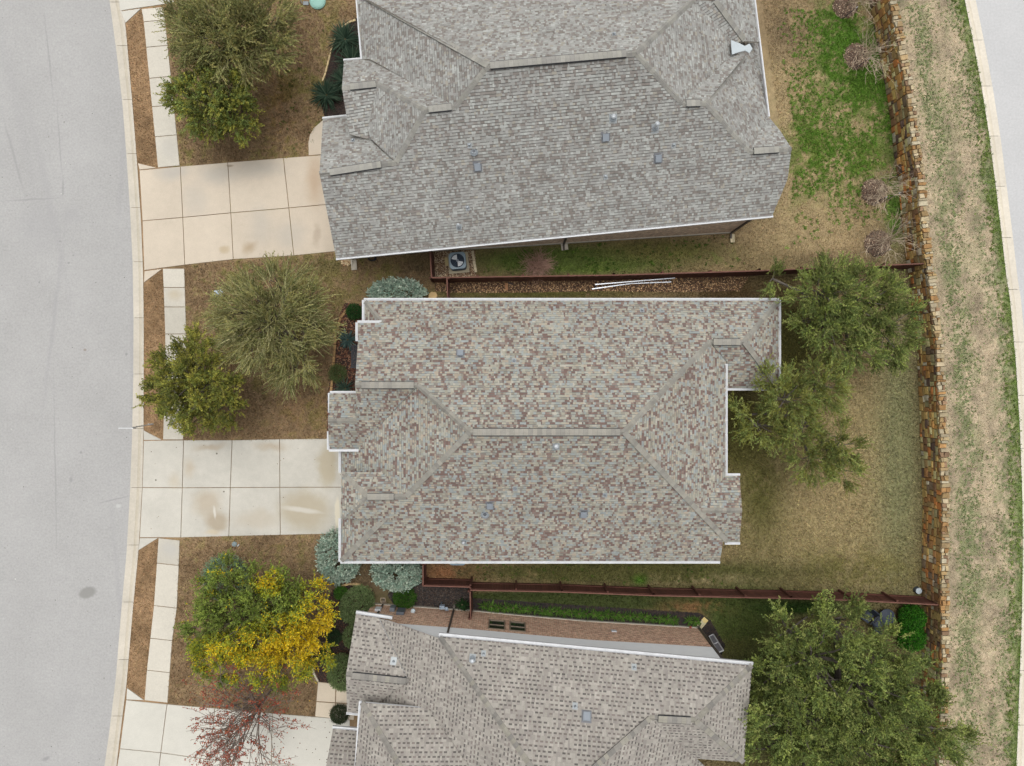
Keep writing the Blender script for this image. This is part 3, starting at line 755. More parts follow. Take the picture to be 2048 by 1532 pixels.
class House:
    def __init__(s, name, loc, label, expo, style, pal, cap_pal, fascia):
        s.e = empty(name, loc, label, 'house')
        s.expo = expo; s.style = style; s.pal = pal; s.cap_pal = cap_pal; s.planes = {}
        s.decks = []; s.tabs = []; s.caps = []; s.fascia = fascia
        s.rng = random.Random(hash(name + label) % 1000 if False else len(label))
    def plane(s, k, a, b, c):
        s.planes[k] = Plane(a, b, c)
        return s.planes[k]
    def face(s, k, poly_px, drop=0.13):
        pl = s.planes[k]; w3 = [pl.at(x, y) for x, y in poly_px]
        s.decks.append((pl, w3, drop))
        o = w3[0]; rng = s.rng; s.planes_n = len(s.decks) * 1.7
        p2 = [((q - o).dot(pl.u), (q - o).dot(pl.v)) for q in w3]
        # rows start from the eave so that courses of neighbouring faces line up in height
        b_lo = min(q[1] for q in p2); b_hi = max(q[1] for q in p2)
        j = 0; b0 = b_lo - 0.02; e = s.expo
        while b0 < b_hi:
            b1 = b0 + e
            row = clip_axis(clip_axis(p2, 1, b0, True), 1, b1, False)
            if len(row) >= 3:
                a_lo = min(q[0] for q in row); a_hi = max(q[0] for q in row)
                a0 = a_lo - rng.uniform(0, .3)
                flip = rng.random() < .5; rowtone = rng.uniform(.97, 1.03)
                while a0 < a_hi:
                    if s.style == 'mix':
                        wd = rng.choice((.06, .08, .09, .11, .13, .15, .19))
                        nb = .36 * float(vnoise(a0 / .19 + 40, b0 / .17 + 9 * s.planes_n, 3)) + .64 * rng.random()
                        col = rng.choice(s.pal[2]) if nb > s.pal[3] else rng.choices(s.pal[0], s.pal[1])[0]
                        pieces = [(a0, a0 + wd, b0, b1, col, rng.choice((.006, .014, .024)))]
                        if rng.random() < .72:      # dark shadow band printed on the under layer
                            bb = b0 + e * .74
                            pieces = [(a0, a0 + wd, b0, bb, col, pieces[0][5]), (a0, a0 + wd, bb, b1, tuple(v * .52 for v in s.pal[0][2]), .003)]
                    else:
                        flip = not flip
                        if flip:
                            wd = rng.uniform(.11, .16); dkc = rng.choices(s.pal[0], s.pal[1])[0]
                            lc = s.pal[2][rng.randrange(len(s.pal[2]))]
                            pieces = [(a0, a0 + wd, b0, b0 + e * .42, dkc, .003), (a0, a0 + wd, b0 + e * .42, b1, lc, .012)]  # dark slot: the shadow in the cutout is put into the tab colour
                            if rng.random() < .22: pieces = [(a0, a0 + wd, b0, b1, lc, .012)]
                        else:
                            wd = rng.uniform(.06, .11); lc = s.pal[2][rng.randrange(len(s.pal[2]))]
                            pieces = [(a0, a0 + wd, b0, b1, lc, .012)]
                    for (x0, x1, y0, y1, col, th) in pieces:
                        q = row
                        if y0 > b0: q = clip_axis(q, 1, y0, True)
                        if y1 < b1: q = clip_axis(q, 1, y1, False)
                        q = clip_axis(clip_axis(q, 0, x0, True), 0, x1, False)
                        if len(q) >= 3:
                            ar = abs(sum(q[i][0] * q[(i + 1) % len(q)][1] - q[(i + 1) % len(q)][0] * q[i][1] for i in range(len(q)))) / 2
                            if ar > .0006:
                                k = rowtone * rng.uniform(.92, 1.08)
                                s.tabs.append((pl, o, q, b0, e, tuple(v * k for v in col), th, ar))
                    a0 += wd
            b0 = b1; j += 1
    def tab_geo(s, t):
        pl, o, q, b0, e, col, th, ar = t
        n = len(q); top = []; bot = []
        for a, b in q:
            f = min(1, max(0, (b - b0) / e))
            p = o + pl.u * a + pl.v * b
            top.append(p + pl.n * (.004 + th * (1 - f) + .004 * (1 - f)))
            bot.append(p + pl.n * -.002)
        ar2 = sum(q[i][0] * q[(i + 1) % n][1] - q[(i + 1) % n][0] * q[i][1] for i in range(n))
        ff = [tuple(range(n))] + [(n + i, n + (i + 1) % n, (i + 1) % n, i) for i in range(n)]
        if ar2 * pl.u.cross(pl.v).dot(pl.n) < 0: ff = [f[::-1] for f in ff]
        return top + bot, ff, col
    def cap(s, a, b, kl, kr, vent=None, half=.125, name='hip_cap'):
        """cap shingles along the line a-b (3D), dropping to the planes on either side"""
        a = Vector(a); b = Vector(b)
        d = b - a; L = d.length; d.normalize()
        hx = Vector((d.x, d.y, 0)).normalized(); perp = Vector((-hx.y, hx.x, 0))
        n = max(2, int(L / .19)); st = L / n
        # slope of each side, limited so that a vent stays level
        def wing(p, sgn, pl):
            q = p + perp * half * sgn
            zz = pl.zxy(q.x, q.y)
            zz = max(p.z - half * .8, min(p.z + .02, zz))
            return Vector((q.x, q.y, zz))
        up = .02
        for i in range(n):
            p = a + d * (st * i); q = a + d * (st * min(n, (i + 1.12)))
            lo, hi = (p, q) if p.z < q.z else (q, p)
            mb = MB(); col = s.cap_pal[s.rng.randrange(len(s.cap_pal))]; k = s.rng.uniform(.82, 1.02); col = tuple(v * k for v in col)
            l0 = up + .022; l1 = up + .004
            z = Vector((0, 0, 1))
            pl_, pr_ = s.planes[kl], s.planes[kr]
            A0 = [wing(lo, 1, pl_) + z * l0, lo + z * (l0 + .01), wing(lo, -1, pr_) + z * l0]
            A1 = [wing(hi, 1, pl_) + z * l1, hi + z * (l1 + .01), wing(hi, -1, pr_) + z * l1]
            dn = z * -.05
            vv = A0 + A1 + [v + dn for v in A0] + [v + dn for v in A1]
            mb.add(vv, [(0, 1, 4, 3), (1, 2, 5, 4), (6, 7, 1, 0), (7, 8, 2, 1), (9, 6, 0, 3), (8, 11, 5, 2), (10, 9, 3, 4), (11, 10, 4, 5)], col)
            s.caps.append((mb, name))
    def pcap(s, p, q, kl, kr, k='l', name='hip_cap'):
        """cap along a pixel line; heights from plane k"""
        pl = s.planes[kl if k == 'l' else kr]
        s.cap(pl.at(*p), pl.at(*q), kl, kr, name=name)
    def ridge_vent(s, p, q, kl, kr):
        pl = s.planes[kl]; a, b = pl.at(*p), pl.at(*q)
        d = (b - a); L = d.length; d.normalize(); perp = Vector((-d.y, d.x, 0)).normalized(); z = Vector((0, 0, 1))
        vent = MB()
        for sg in (1, -1):
            c0 = a + perp * .09 * sg; ax = (d, perp, z)
            vent.box((a + b) / 2 + perp * .0875 * sg + z * .012, (L, .175, .066), ax, (1, 1, 1))
        o = vent.build('ridge_vent', dark_m, s.e)
        n = int(L / .2); st = L / n
        for i in range(n):
            mb = MB(); k = s.rng.uniform(.93, 1.05); col = tuple(v * k for v in s.cap_pal[s.rng.randrange(len(s.cap_pal))])
            p0 = a + d * (st * i + .004); p1 = a + d * (st * (i + 1)); l = .07
            vv = []
            for pt, ll in ((p0, l + .008), (p1, l)):
                vv += [pt + perp * .15 + z * (ll - .012), pt + z * (ll + .012), pt - perp * .15 + z * (ll - .012)]
            vv += [v - z * .012 for v in vv]
            mb.add(vv, [(0, 3, 4, 1), (1, 4, 5, 2), (6, 0, 1, 7), (7, 1, 2, 8), (0, 6, 9, 3), (8, 2, 5, 11), (4, 3, 9, 10), (5, 4, 10, 11)], col)
            mb.f = [f[::-1] for f in mb.f]
            mb.build('vent_cap', cap_m, o)
    def finish(s):
        mb = MB()
        for pl, w3, drop in s.decks:
            n = len(w3); z = Vector((0, 0, 1))
            top = [p - pl.n * .006 for p in w3]; bot = [p - z * drop for p in w3]
            ar = sum(w3[i].x * w3[(i + 1) % n].y - w3[(i + 1) % n].x * w3[i].y for i in range(n))
            f = tuple(range(n)) if ar > 0 else tuple(range(n))[::-1]
            mb.add(top, [f], (1, 1, 1), 0)
            k = len(mb.v); mb.v += [tuple(p) for p in bot] + [tuple(p) for p in top]
            g = tuple(range(k, k + n)); mb.f.append(g[::-1] if ar > 0 else g); mb.c.append((1, 1, 1)); mb.mi.append(1)
            for i in range(n):
                q = (k + i, k + (i + 1) % n, k + n + (i + 1) % n, k + n + i)
                mb.f.append(q if ar > 0 else q[::-1]); mb.c.append((1, 1, 1)); mb.mi.append(1)
        s.roof = mb.build('roof', [felt_m, s.fascia], s.e)
        order = sorted(range(len(s.tabs)), key=lambda i: -s.tabs[i][7])
        big = set(order[:300]); rest = MB()
        for i, t in enumerate(s.tabs):
            vv, ff, col = s.tab_geo(t)
            if i in big:
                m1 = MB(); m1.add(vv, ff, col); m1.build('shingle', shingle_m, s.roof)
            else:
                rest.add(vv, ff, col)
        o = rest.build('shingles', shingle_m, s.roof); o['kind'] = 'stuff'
        for mb, nm in s.caps[:290]:
            mb.build(nm, cap_m, s.roof)
        if len(s.caps) > 290:
            r = MB()
            for mb, nm in s.caps[290:]:
                k = len(r.v); r.v += mb.v; r.f += [tuple(i + k for i in f) for f in mb.f]; r.c += mb.c; r.mi += mb.mi
            o = r.build('hip_caps', cap_m, s.roof); o['kind'] = 'stuff'
    def gutter(s, pts, side, z, wd=.125, leaves=0):
        """open metal trough along pixel points at height z; side = +1 when the house lies to the left of the run"""
        mb = MB(); w3 = [V3(p[0], p[1], p[2] if len(p) > 2 else z) for p in pts]; up = Vector((0, 0, 1))
        for a, b in zip(w3[:-1], w3[1:]):
            d = (b - a).normalized(); inn = Vector((-d.y, d.x, 0)).normalized() * side
            a = a - inn * wd * .8; b = b - inn * wd * .8; a2 = a; b2 = b
            o = inn * .01
            mb.bar(a2 + o - up * .055, b2 + o - up * .055, .018, .13)                    # outer lip
            mb.bar(a2 + inn * .03 + up * .006, b2 + inn * .03 + up * .006, .06, .014)
            mb.bar(a2 + inn * wd * .55 - up * .04, b2 + inn * wd * .55 - up * .04, wd * .9, .012)   # trough floor
            mb.bar(a2 + inn * (wd - .005) - up * .05, b2 + inn * (wd - .005) - up * .05, .012, .14)
            L = (b - a).length; n = max(1, int(L / .62))
            for i in range(n + 1):
                c = a + d * min(L - .02, max(.02, L * i / n)) + inn * wd * .5 - up * .004
                mb.box(c, (.03, wd, .016), (d, inn.normalized(), up))
            for t in (0, L):
                mb.box(a + d * t + inn * wd * .5 - up * .05, (.012, wd, .12), (d, inn.normalized(), up))
        return mb.build('gutter', gut_m, s.e)
    def frame(s, k, px, py):
        pl = s.planes[k]; return pl, pl.at(px, py)
    def box_vent(s, k, px, py, sz=.36):
        pl, o = s.frame(k, px, py)
        mb = MB(); mb.box(o + pl.n * .012, (sz + .12, sz + .2, .02), (pl.u, pl.v, pl.n), A(128, 130, 134)); mb.box(o + pl.n * .05, (sz - .1, sz, .09), (pl.u, pl.v, pl.n), A(70, 74, 80))
        b = mb.build('roof_vent', mat('vent_metal', attr=True, rough=.5, var=.05, spec=.4), s.e)
        m2 = MB(); m2.box(o + pl.n * .115, (sz, sz * 1.15, .05), (pl.u, pl.v, pl.n), A(150, 158, 166), taper=.94)
        m2.build('vent_hood', MATS['vent_metal'], b)
    def pipe(s, k, px, py, h=.3, r=.04, col=(.5, .52, .55), cap=True, flash=.3, fcol=None):
        pl, o = s.frame(k, px, py)
        fm = mat('flashing_metal', attr=True, rough=.45, var=.06, metal=.2, spec=.5)
        mb = MB(); mb.box(o + pl.n * .02 - pl.v * .02, (flash, flash * 1.25, .012), (pl.u, pl.v, pl.n), fcol or A(176, 182, 184))
        mb.lathe(o + pl.n * .02, [(r * 2.4, 0), (r * 1.3, .09), (r * 1.15, .12)], 12, A(164, 172, 178))
        b = mb.build('vent_flashing', fm, s.e)
        m2 = MB(); m2.lathe(o + Vector((0, 0, -.05)), [(r, 0), (r, h + .05)], 12, col)
        m2.build('vent_pipe', fm, b)
        if cap:
            m3 = MB(); c = o + Vector((0, 0, h - .02))
            m3.lathe(c, [(r * 1.2, 0), (r * 1.8, .02), (r * 1.8, .05), (r * 1.1, .1), (.005, .12)], 14, A(200, 206, 210)); m3.build('rain_cap', fm, b)
        else:
            m3 = MB(); c = o + Vector((0, 0, h + .003))
            m3.lathe(c, [(r * .8, 0), (r * .78, .002)], 12, A(60, 66, 74)); m3.build('pipe_mouth', fm, b)
    def wall(s, poly_px, z1, m, found=.22, name='wall', z0=-.05):
        poly = [P(x, y)[:2] for x, y in poly_px]
        mb = MB(); n = len(poly)
        mb.prism(poly, z0, z1)
        w_ = mb.build(name, m, s.e)
        if found:
            cx = sum(p[0] for p in poly) / n; cy = sum(p[1] for p in poly) / n
            m2 = MB()
            for i in range(n):
                a = Vector((*poly[i], found / 2 - .03)); b = Vector((*poly[(i + 1) % n], found / 2 - .03))
                d = (b - a).normalized()
                m2.bar(a - d * .03, b + d * .03, .07, found)
            m2.build('foundation', mat('foundation_concrete', A(206, 200, 186), var=.1), s.e)
        return w_
    def gable(s, l, peak, r, m, inset):
        """vertical wall under a gable rake: l, peak, r are 3D points on the roof edge, pushed back by inset"""
        mb = MB(); iv = Vector(inset); q = [Vector(l) + iv, Vector(peak) + iv - Vector((0, 0, .12)), Vector(r) + iv]
        dn = Vector((0, 0, -.5)); q += [q[2] + dn, q[0] + dn]
        bk = [p + iv * .3 for p in q]
        mb.add(q + bk, [(0, 1, 2, 3, 4), (5, 6, 7, 8, 9)[::-1], (0, 5, 6, 1), (1, 6, 7, 2)]); mb.build('gable_wall', m, s.e)

def brick_mat(name, c1, c2, mortar, sc=1.0, axis='x'):
    m = bpy.data.materials.new(name); m.use_nodes = True
    n = m.node_tree.nodes; l = m.node_tree.links; bs = n['Principled BSDF']; bs.inputs['Roughness'].default_value = .9
    geo = n.new('ShaderNodeNewGeometry'); sp = n.new('ShaderNodeSeparateXYZ'); l.new(geo.outputs['Position'], sp.inputs[0])
    ad = n.new('ShaderNodeMath'); ad.operation = 'ADD'; l.new(sp.outputs[0], ad.inputs[0]); l.new(sp.outputs[1], ad.inputs[1])
    cb = n.new('ShaderNodeCombineXYZ'); l.new(ad.outputs[0], cb.inputs[0]); l.new(sp.outputs[2], cb.inputs[1])
    b = n.new('ShaderNodeTexBrick'); l.new(cb.outputs[0], b.inputs[0])
    b.inputs['Scale'].default_value = 1.0; b.inputs['Brick Width'].default_value = .215 * sc; b.inputs['Row Height'].default_value = .11 * sc
    b.inputs['Mortar Size'].default_value = .012; b.inputs['Color1'].default_value = (*c1, 1); b.inputs['Color2'].default_value = (*c2, 1); b.inputs['Mortar'].default_value = (*mortar, 1)
    t = n.new('ShaderNodeTexNoise'); t.inputs['Scale'].default_value = 7; t.inputs['Detail'].default_value = 3; l.new(geo.outputs['Position'], t.inputs['Vector'])
    mr = n.new('ShaderNodeMapRange'); mr.clamp = False; mr.inputs[1].default_value = .3; mr.inputs[2].default_value = .7; mr.inputs[3].default_value = .75; mr.inputs[4].default_value = 1.4
    l.new(t.outputs[0], mr.inputs[0])
    mx = n.new('ShaderNodeVectorMath'); mx.operation = 'SCALE'; l.new(b.outputs[0], mx.inputs[0]); l.new(mr.outputs[0], mx.inputs['Scale'])
    l.new(mx.outputs[0], bs.inputs['Base Color'])
    bp = n.new('ShaderNodeBump'); bp.inputs['Distance'].default_value = .01; l.new(b.outputs['Fac'], bp.inputs['Height']); bp.invert = True; l.new(bp.outputs[0], bs.inputs['Normal'])
    MATS[name] = m
    return m

# ---- centre house
stone_m = brick_mat('tan_stone_wall', A(190, 170, 140), A(160, 138, 108), A(200, 190, 172), 1.6)
PAL_C = ([A(180, 174, 158), A(174, 173, 163), A(166, 170, 167), A(184, 170, 152), A(160, 153, 139), A(190, 184, 170), A(154, 144, 135)], [5, 5, 3.5, 2.5, 3, 2, 2],
         [A(132, 111, 104), A(139, 118, 110), A(128, 108, 101), A(148, 131, 122)], .65)
PAL_C = ([(c[0] * .95, c[1] * .975, c[2] * .985) for c in PAL_C[0]],) + PAL_C[1:]
CAP_C = [A(162, 159, 150), A(166, 163, 153), A(156, 153, 145), A(170, 166, 155)]
hc = House('house', P(1070, 870, 0), 'centre house with tan and red-brown mottled shingle roof and white gutters', .132, 'mix', PAL_C, CAP_C, white_m)
ze = 3.0; zr = 7.2
S = hc.plane('S', (683, 1121, ze), (1440, 1121, ze), (1094, 864, zr))
N = hc.plane('N', (728, 602, ze), (1557, 602, ze), (1094, 864, zr))
W = hc.plane('W', (683, 897, ze), (683, 1121, ze), (940, 864, zr))
E = hc.plane('E', (1396, 1021, S.z(1396, 1021)), (1420, 684, N.z(1420, 684)), (1248, 864, zr))
WN = hc.plane('WN', (730, 603, ze), (730, 646, ze), (763, 646, N.z(763, 646)))
GS = hc.plane('GS', (712, 770, N.z(712, 770)), (835, 770, N.z(835, 770)), (690, 897, 3.56))
PN = hc.plane('PN', (660, 842, GS.z(660, 842)), (713, 842, GS.z(713, 842)), (690, 787, 3.65))
z1 = S.z(700, 1037)
SN = hc.plane('SN', (683, 945, z1), (760, 945, z1), (735, 993, S.z(735, 993)))
SW = hc.plane('SW', (681, 945, z1), (681, 1037, z1), (735, 993, S.z(735, 993)))
GEN = hc.plane('GEN', (1484, 1021, S.z(1396, 1021)), (1396, 1021, S.z(1396, 1021)), (1451, 952, E.z(1451, 952) + .02))
GES = hc.plane('GES', (1484, 1021, S.z(1396, 1021)), (1396, 1021, S.z(1396, 1021)), (1465, 1083, 3.5))
WS = hc.plane('WS', (1420, 684, N.z(1420, 684)), (1488, 684, N.z(1488, 684)), (1500, 775, ze))
EH = hc.plane('EH', (1557, 602, ze), (1557, 775, ze), (1488, 684, N.z(1488, 684)))
hc.face('S', [(683, 1121), (1440, 1121), (1446, 1083), (1455, 1083), (1248, 864), (940, 864), (812, 993), (735, 993), (690, 1037), (770, 1037)])
hc.face('N', [(729, 602), (1557, 602), (1488, 684), (1420, 684), (1248, 864), (940, 864), (835, 770), (710, 770), (716, 682), (716, 646), (764, 646)])
hc.face('W', [(940, 864), (835, 770), (716, 897), (684, 897), (684, 945), (764, 945), (812, 993)])
hc.face('W', [(684, 1037), (770, 1037), (683, 1121)])
hc.face('WN', [(730, 603), (764, 646), (730, 646)])
hc.face('GS', [(710, 770), (835, 770), (716, 897), (659, 897), (656, 842), (713, 842), (712, 787)])
hc.face('PN', [(656, 842), (714, 842), (714, 787), (660, 787)])
hc.face('SN', [(683, 945), (764, 945), (812, 993), (735, 993)])
hc.face('SW', [(683, 945), (735, 993), (688, 1037), (682, 1037)])
hc.face('E', [(1248, 864), (1420, 686), (1451, 722), (1451, 952), (1396, 1021)])
hc.face('GEN', [(1451, 952), (1479, 952), (1484, 1021), (1396, 1021)])
hc.face('GES', [(1396, 1021), (1484, 1021), (1479, 1083), (1455, 1083)])
hc.face('WS', [(1420, 684), (1488, 684), (1557, 775), (1453, 775), (1453, 722)])
hc.face('EH', [(1557, 602), (1557, 775), (1488, 684)])
hc.pcap((940, 864), (1248, 864), 'N', 'S', name='ridge_cap')
hc.pcap((683, 1121), (770, 1037), 'S', 'W'); hc.pcap((812, 993), (940, 864), 'S', 'W')
hc.pcap((835, 770), (940, 864), 'N', 'W'); hc.pcap((710, 770), (835, 770), 'N', 'GS', name='ridge_cap')
hc.pcap((1248, 864), (1420, 684), 'N', 'E'); hc.pcap((1248, 864), (1455, 1083), 'S', 'E')
hc.pcap((730, 603), (764, 646), 'N', 'WN'); hc.pcap((656, 842), (714, 842), 'PN', 'GS', k='r', name='ridge_cap')
hc.pcap((735, 993), (812, 993), 'SN', 'S', k='r', name='ridge_cap'); hc.pcap((683, 945), (735, 993), 'SN', 'SW', k='l'); hc.pcap((735, 993), (686, 1037), 'S', 'SW')
hc.pcap((1404, 1021), (1484, 1021), 'GEN', 'GES', name='ridge_cap'); hc.pcap((1420, 684), (1488, 684), 'N', 'WS', name='ridge_cap')
hc.pcap((1488, 684), (1557, 602), 'N', 'EH'); hc.pcap((1488, 684), (1557, 775), 'WS', 'EH')
hc.finish()
hc.ridge_vent((946, 864), (1240, 864), 'N', 'S'); hc.ridge_vent((723, 770), (828, 770), 'N', 'GS')
hc.ridge_vent((735, 993), (788, 993), 'S', 'SN'); hc.ridge_vent((1426, 684), (1480, 684), 'N', 'WS')
hc.gutter([(728, 600), (1558, 600)], -1, ze); hc.gutter([(1558, 600), (1558, 777)], -1, ze); hc.gutter([(1558, 777), (1452, 777)], -1, ze)
hc.gutter([(1451, 728, E.z(1451, 728) + .02), (1451, 953, E.z(1451, 953) + .02)], -1, ze); hc.gutter([(1440, 1123), (681, 1123)], -1, ze); hc.gutter([(681, 1123), (681, 1037)], -1, ze)
hc.gutter([(681, 945), (681, 900)], -1, ze); hc.gutter([(728, 648), (728, 600)], -1, ze)
zg = N.z(716, 646) - .02
hc.gutter([(715, 645), (763, 645)], -1, zg); hc.gutter([(715, 682), (715, 645)], -1, zg)
hc.gutter([(660, 786), (713, 786)], -1, 3.63); hc.gutter([(660, 825), (660, 786)], -1, 3.63)
hc.gutter([(717, 899), (658, 899)], -1, 3.65); hc.gutter([(658, 899), (658, 863)], -1, 3.65)
hc.gutter([(1451, 951), (1480, 951)], -1, E.z(1451, 952)); hc.gutter([(1480, 1085), (1450, 1085)], -1, 3.5)
for k, x, y in (('N', 921, 708), ('S', 980, 1010), ('S', 1167, 1027)): hc.box_vent(k, x, y, .3)
for k, x, y in (('N', 1028, 722), ('N', 1284, 621), ('S', 1030, 976), ('S', 1160, 989), ('S', 1210, 989), ('S', 763, 1102)): hc.pipe(k, x, y, .16, .035, A(158, 168, 176), False, .22)
hc.pipe('S', 928, 1082, .42, .045, A(206, 212, 218), True, .24); hc.pipe('S', 1112, 892, .2, .065, A(206, 212, 218), True, .32)
hc.pipe('S', 970, 1028, .14, .09, A(60, 66, 74), False, .26, A(70, 76, 84))
hc.wall([(768, 628), (1405, 628), (1405, 1078), (724, 1078), (724, 900), (704, 876), (704, 806), (766, 798)], 2.85, stone_m)
hc.gable(GS.at(712, 787), N.at(710, 770), N.at(716, 690), stone_m, (.3, 0, 0))
hc.gable(GS.at(658, 893), GS.at(656, 842), PN.at(660, 790), stone_m, (.3, 0, 0))
hc.gable(GES.at(1479, 1080), GES.at(1484, 1021), GEN.at(1479, 956), stone_m, (-.3, 0, 0))
mb = MB(); c = V3(1500, 758, 0); mb.box((c.x, c.y, 1.4), (.28, .28, 2.8)); mb.build('patio_post', white_m, hc.e)

# ---- upper house
brick_t = brick_mat('tan_brick', A(244, 214, 184), A(206, 170, 142), A(242, 228, 208), 1.0)
PAL_T = ([A(170, 170, 165), A(176, 177, 172), A(160, 158, 153), A(166, 165, 161), A(184, 186, 181), A(170, 165, 154)], [5.5, 4, 3, 4.5, 2, 1.2],
         [A(146, 140, 134), A(141, 134, 128), A(151, 146, 140)], .66)
CAP_T = [A(164, 162, 155), A(168, 166, 158), A(158, 156, 150), A(172, 170, 161)]
ht = House('house', P(1110, 300, 0), 'upper house with grey mottled shingle roof and tan brick side wall', .136, 'mix', PAL_T, CAP_T, mat('beige_trim', A(226, 218, 204), var=.04))
ze = 3.6; zr = 7.9
S = ht.plane('S', (672, 515, ze), (1545, 430, ze), (1120, 119.5, zr))
G1N = ht.plane('G1N', (646, 238, ze), (692, 233.7, ze), (700, 338.5, S.z(700, 338.5)))
N1 = ht.plane('N1', (688, 122, ze + .2), (850, 219, S.z(850, 219)), (910, 213, S.z(910, 213)))
W1 = ht.plane('W1', (850, 220, S.z(850, 220)), (792, 324, S.z(792, 324)), (755, 168, N1.z(755, 168)))
G2S = ht.plane('G2S', (684, 176, N1.z(684, 176)), (755, 168, N1.z(755, 168)), (735, 262, W1.z(735, 262)))
W2 = ht.planes['W2'] = Plane.facing(975, 132, zr, 183.0, .655)
NM = ht.planes['NM'] = Plane.facing(1120, 119.5, zr, 95.4, .65)
E1 = ht.planes['E1'] = Plane.facing(1272, 105.5, zr, 6.0, .62)
SPN = ht.plane('SPN', (1365, 207, S.z(1365, 207)), (1412, 206, S.z(1412, 206)), (1468, 106, E1.z(1468, 106)))
E2 = ht.plane('E2', (1536, 232, ze), (1500, 303, S.z(1500, 303) - .03), (1412, 206, S.z(1412, 206)))
E3 = ht.plane('E3', (1507, 0, ze), (1518, 84, ze), (1430, 2, 5.55))
NPS = ht.plane('NPS', (1385, 0, E1.z(1385, 0)), (1430, 2, E3.z(1430, 2)), (1468, 86, E1.z(1468, 86)))
GEN = ht.plane('GEN', (1500, 302, S.z(1500, 302)), (1583, 297, S.z(1583, 297)), (1536, 233, ze + .02))
ht.face('S', [(672, 515), (1545, 430), (1549, 420), (1575, 358), (1583, 297), (1500, 303), (1412, 206), (1365, 207), (1272, 105), (975, 133), (910, 213), (850, 220), (792, 324), (639, 348)])
ht.face('G1N', [(639, 348), (792, 324), (720, 262), (704, 234), (692, 232), (646, 238)])
ht.face('W1', [(850, 220), (755, 168), (735, 262), (745, 280), (792, 324)])
ht.face('G2S', [(684, 176), (755, 168), (735, 262), (745, 280), (699, 268)])
ht.face('N1', [(688, 122), (740, 118), (910, 213), (850, 220), (755, 168), (684, 176)])
ht.face('W2', [(975, 132), (910, 213), (740, 118), (725, 118), (712, -14)])
ht.face('NM', [(975, 133), (1272, 105), (1400, -12), (1503, -95), (712, -14)])
ht.face('E1', [(1272, 106), (1365, 207), (1468, 106), (1468, 86), (1385, 0)])
ht.face('SPN', [(1365, 207), (1412, 206), (1490, 112), (1468, 106)])
ht.face('NPS', [(1385, 0), (1430, 2), (1490, 82), (1468, 86)])
ht.face('E2', [(1412, 206), (1490, 112), (1521, 110), (1536, 232), (1500, 303)])
ht.face('E3', [(1430, 2), (1490, 82), (1518, 84), (1500, -60), (1400, -30)])
ht.face('E2', [(1490, 82), (1518, 84), (1521, 110), (1490, 112), (1468, 106), (1468, 86)])
ht.face('GEN', [(1500, 303), (1583, 297), (1560, 262), (1536, 232)])
ht.pcap((975, 132), (1272, 105.5), 'NM', 'S', k='r', name='ridge_cap'); ht.pcap((639, 348), (792, 324), 'G1N', 'S', k='r', name='ridge_cap')
ht.pcap((792, 324), (850, 220), 'W1', 'S', k='r'); ht.pcap((850, 220), (910, 213), 'N1', 'S', k='r', name='ridge_cap')
ht.pcap((755, 168), (850, 219), 'N1', 'W1'); ht.pcap((684, 176), (755, 168), 'N1', 'G2S', name='ridge_cap'); ht.pcap((910, 213), (975, 132), 'W2', 'S', k='r')
ht.pcap((975, 132), (713, -14), 'NM', 'W2', k='r'); ht.pcap((1272, 106), (1390, -4), 'NM', 'E1'); ht.pcap((1272, 106), (1365, 207), 'E1', 'S', k='r')
ht.pcap((1365, 207), (1412, 206), 'SPN', 'S', k='r', name='ridge_cap'); ht.pcap((1412, 206), (1488, 114), 'SPN', 'E2', k='r'); ht.pcap((1412, 206), (1500, 303), 'E2', 'S', k='r')
ht.pcap((1500, 303), (1583, 297), 'GEN', 'S', k='r', name='ridge_cap'); ht.pcap((1430, 2), (1488, 81), 'NPS', 'E3', k='r')
ht.finish()
ht.ridge_vent((980, 131.5), (1252, 107.5), 'S', 'NM'); ht.ridge_vent((660, 345), (762, 329), 'S', 'G1N'); ht.ridge_vent((857, 219), (903, 214), 'S', 'N1')
ht.ridge_vent((700, 174), (752, 168.5), 'N1', 'G2S'); ht.ridge_vent((1372, 207), (1400, 206.3), 'S', 'SPN'); ht.ridge_vent((1507, 302.5), (1557, 299), 'S', 'GEN')
ht.gutter([(1546, 431.5), (672, 517)], -1, ze, .095); ht.gutter([(724, 118, W2.z(724, 118)), (713, -14, W2.z(713, -14))], -1, ze, .095); ht.gutter([(687, 121), (742, 116.5)], -1, ze, .095)
ht.gutter([(645, 237), (693, 232)], -1, ze, .095); ht.gutter([(1506, -20), (1537, 233)], -1, ze, .095)
pl = E2; mb = MB(); q = [V3(x, y, 5.0 - (x - 1462) * .012) for x, y in ((1462, 80), (1478, 86), (1490, 92), (1499, 87), (1505, 97), (1499, 106), (1490, 101), (1478, 104), (1464, 109))]
mb.add(q + [p - Vector((0, 0, .06)) for p in q], [tuple(range(9))[::-1]] + [(i, (i + 1) % 9, 9 + (i + 1) % 9, 9 + i) for i in range(9)])
mb.build('valley_pan', mat('galvanised_pan', A(206, 216, 220), rough=.5, var=.05, spec=.5), ht.e)
for k, x, y in (('S', 1211, 274), ('S', 1316, 316), ('S', 955, 333)): ht.box_vent(k, x, y, .3)
ht.pipe('S', 948, 304, .14, .08, A(52, 56, 62), False, .24, A(74, 80, 88)); ht.pipe('S', 1226, 236, .2, .065, A(196, 204, 210), True, .36); ht.pipe('S', 1310, 256, .55, .06, A(226, 230, 234), True, .34)
ht.pipe('S', 918, 454, .5, .045, A(206, 214, 220), True, .28)
for k, x, y in (('S', 1211, 353), ('S', 1347, 290), ('S', 939, 290), ('S', 935, 415), ('G1N', 706, 281), ('NM', 1228, 69)): ht.pipe(k, x, y, .1, .03, A(176, 184, 186), False, .2)
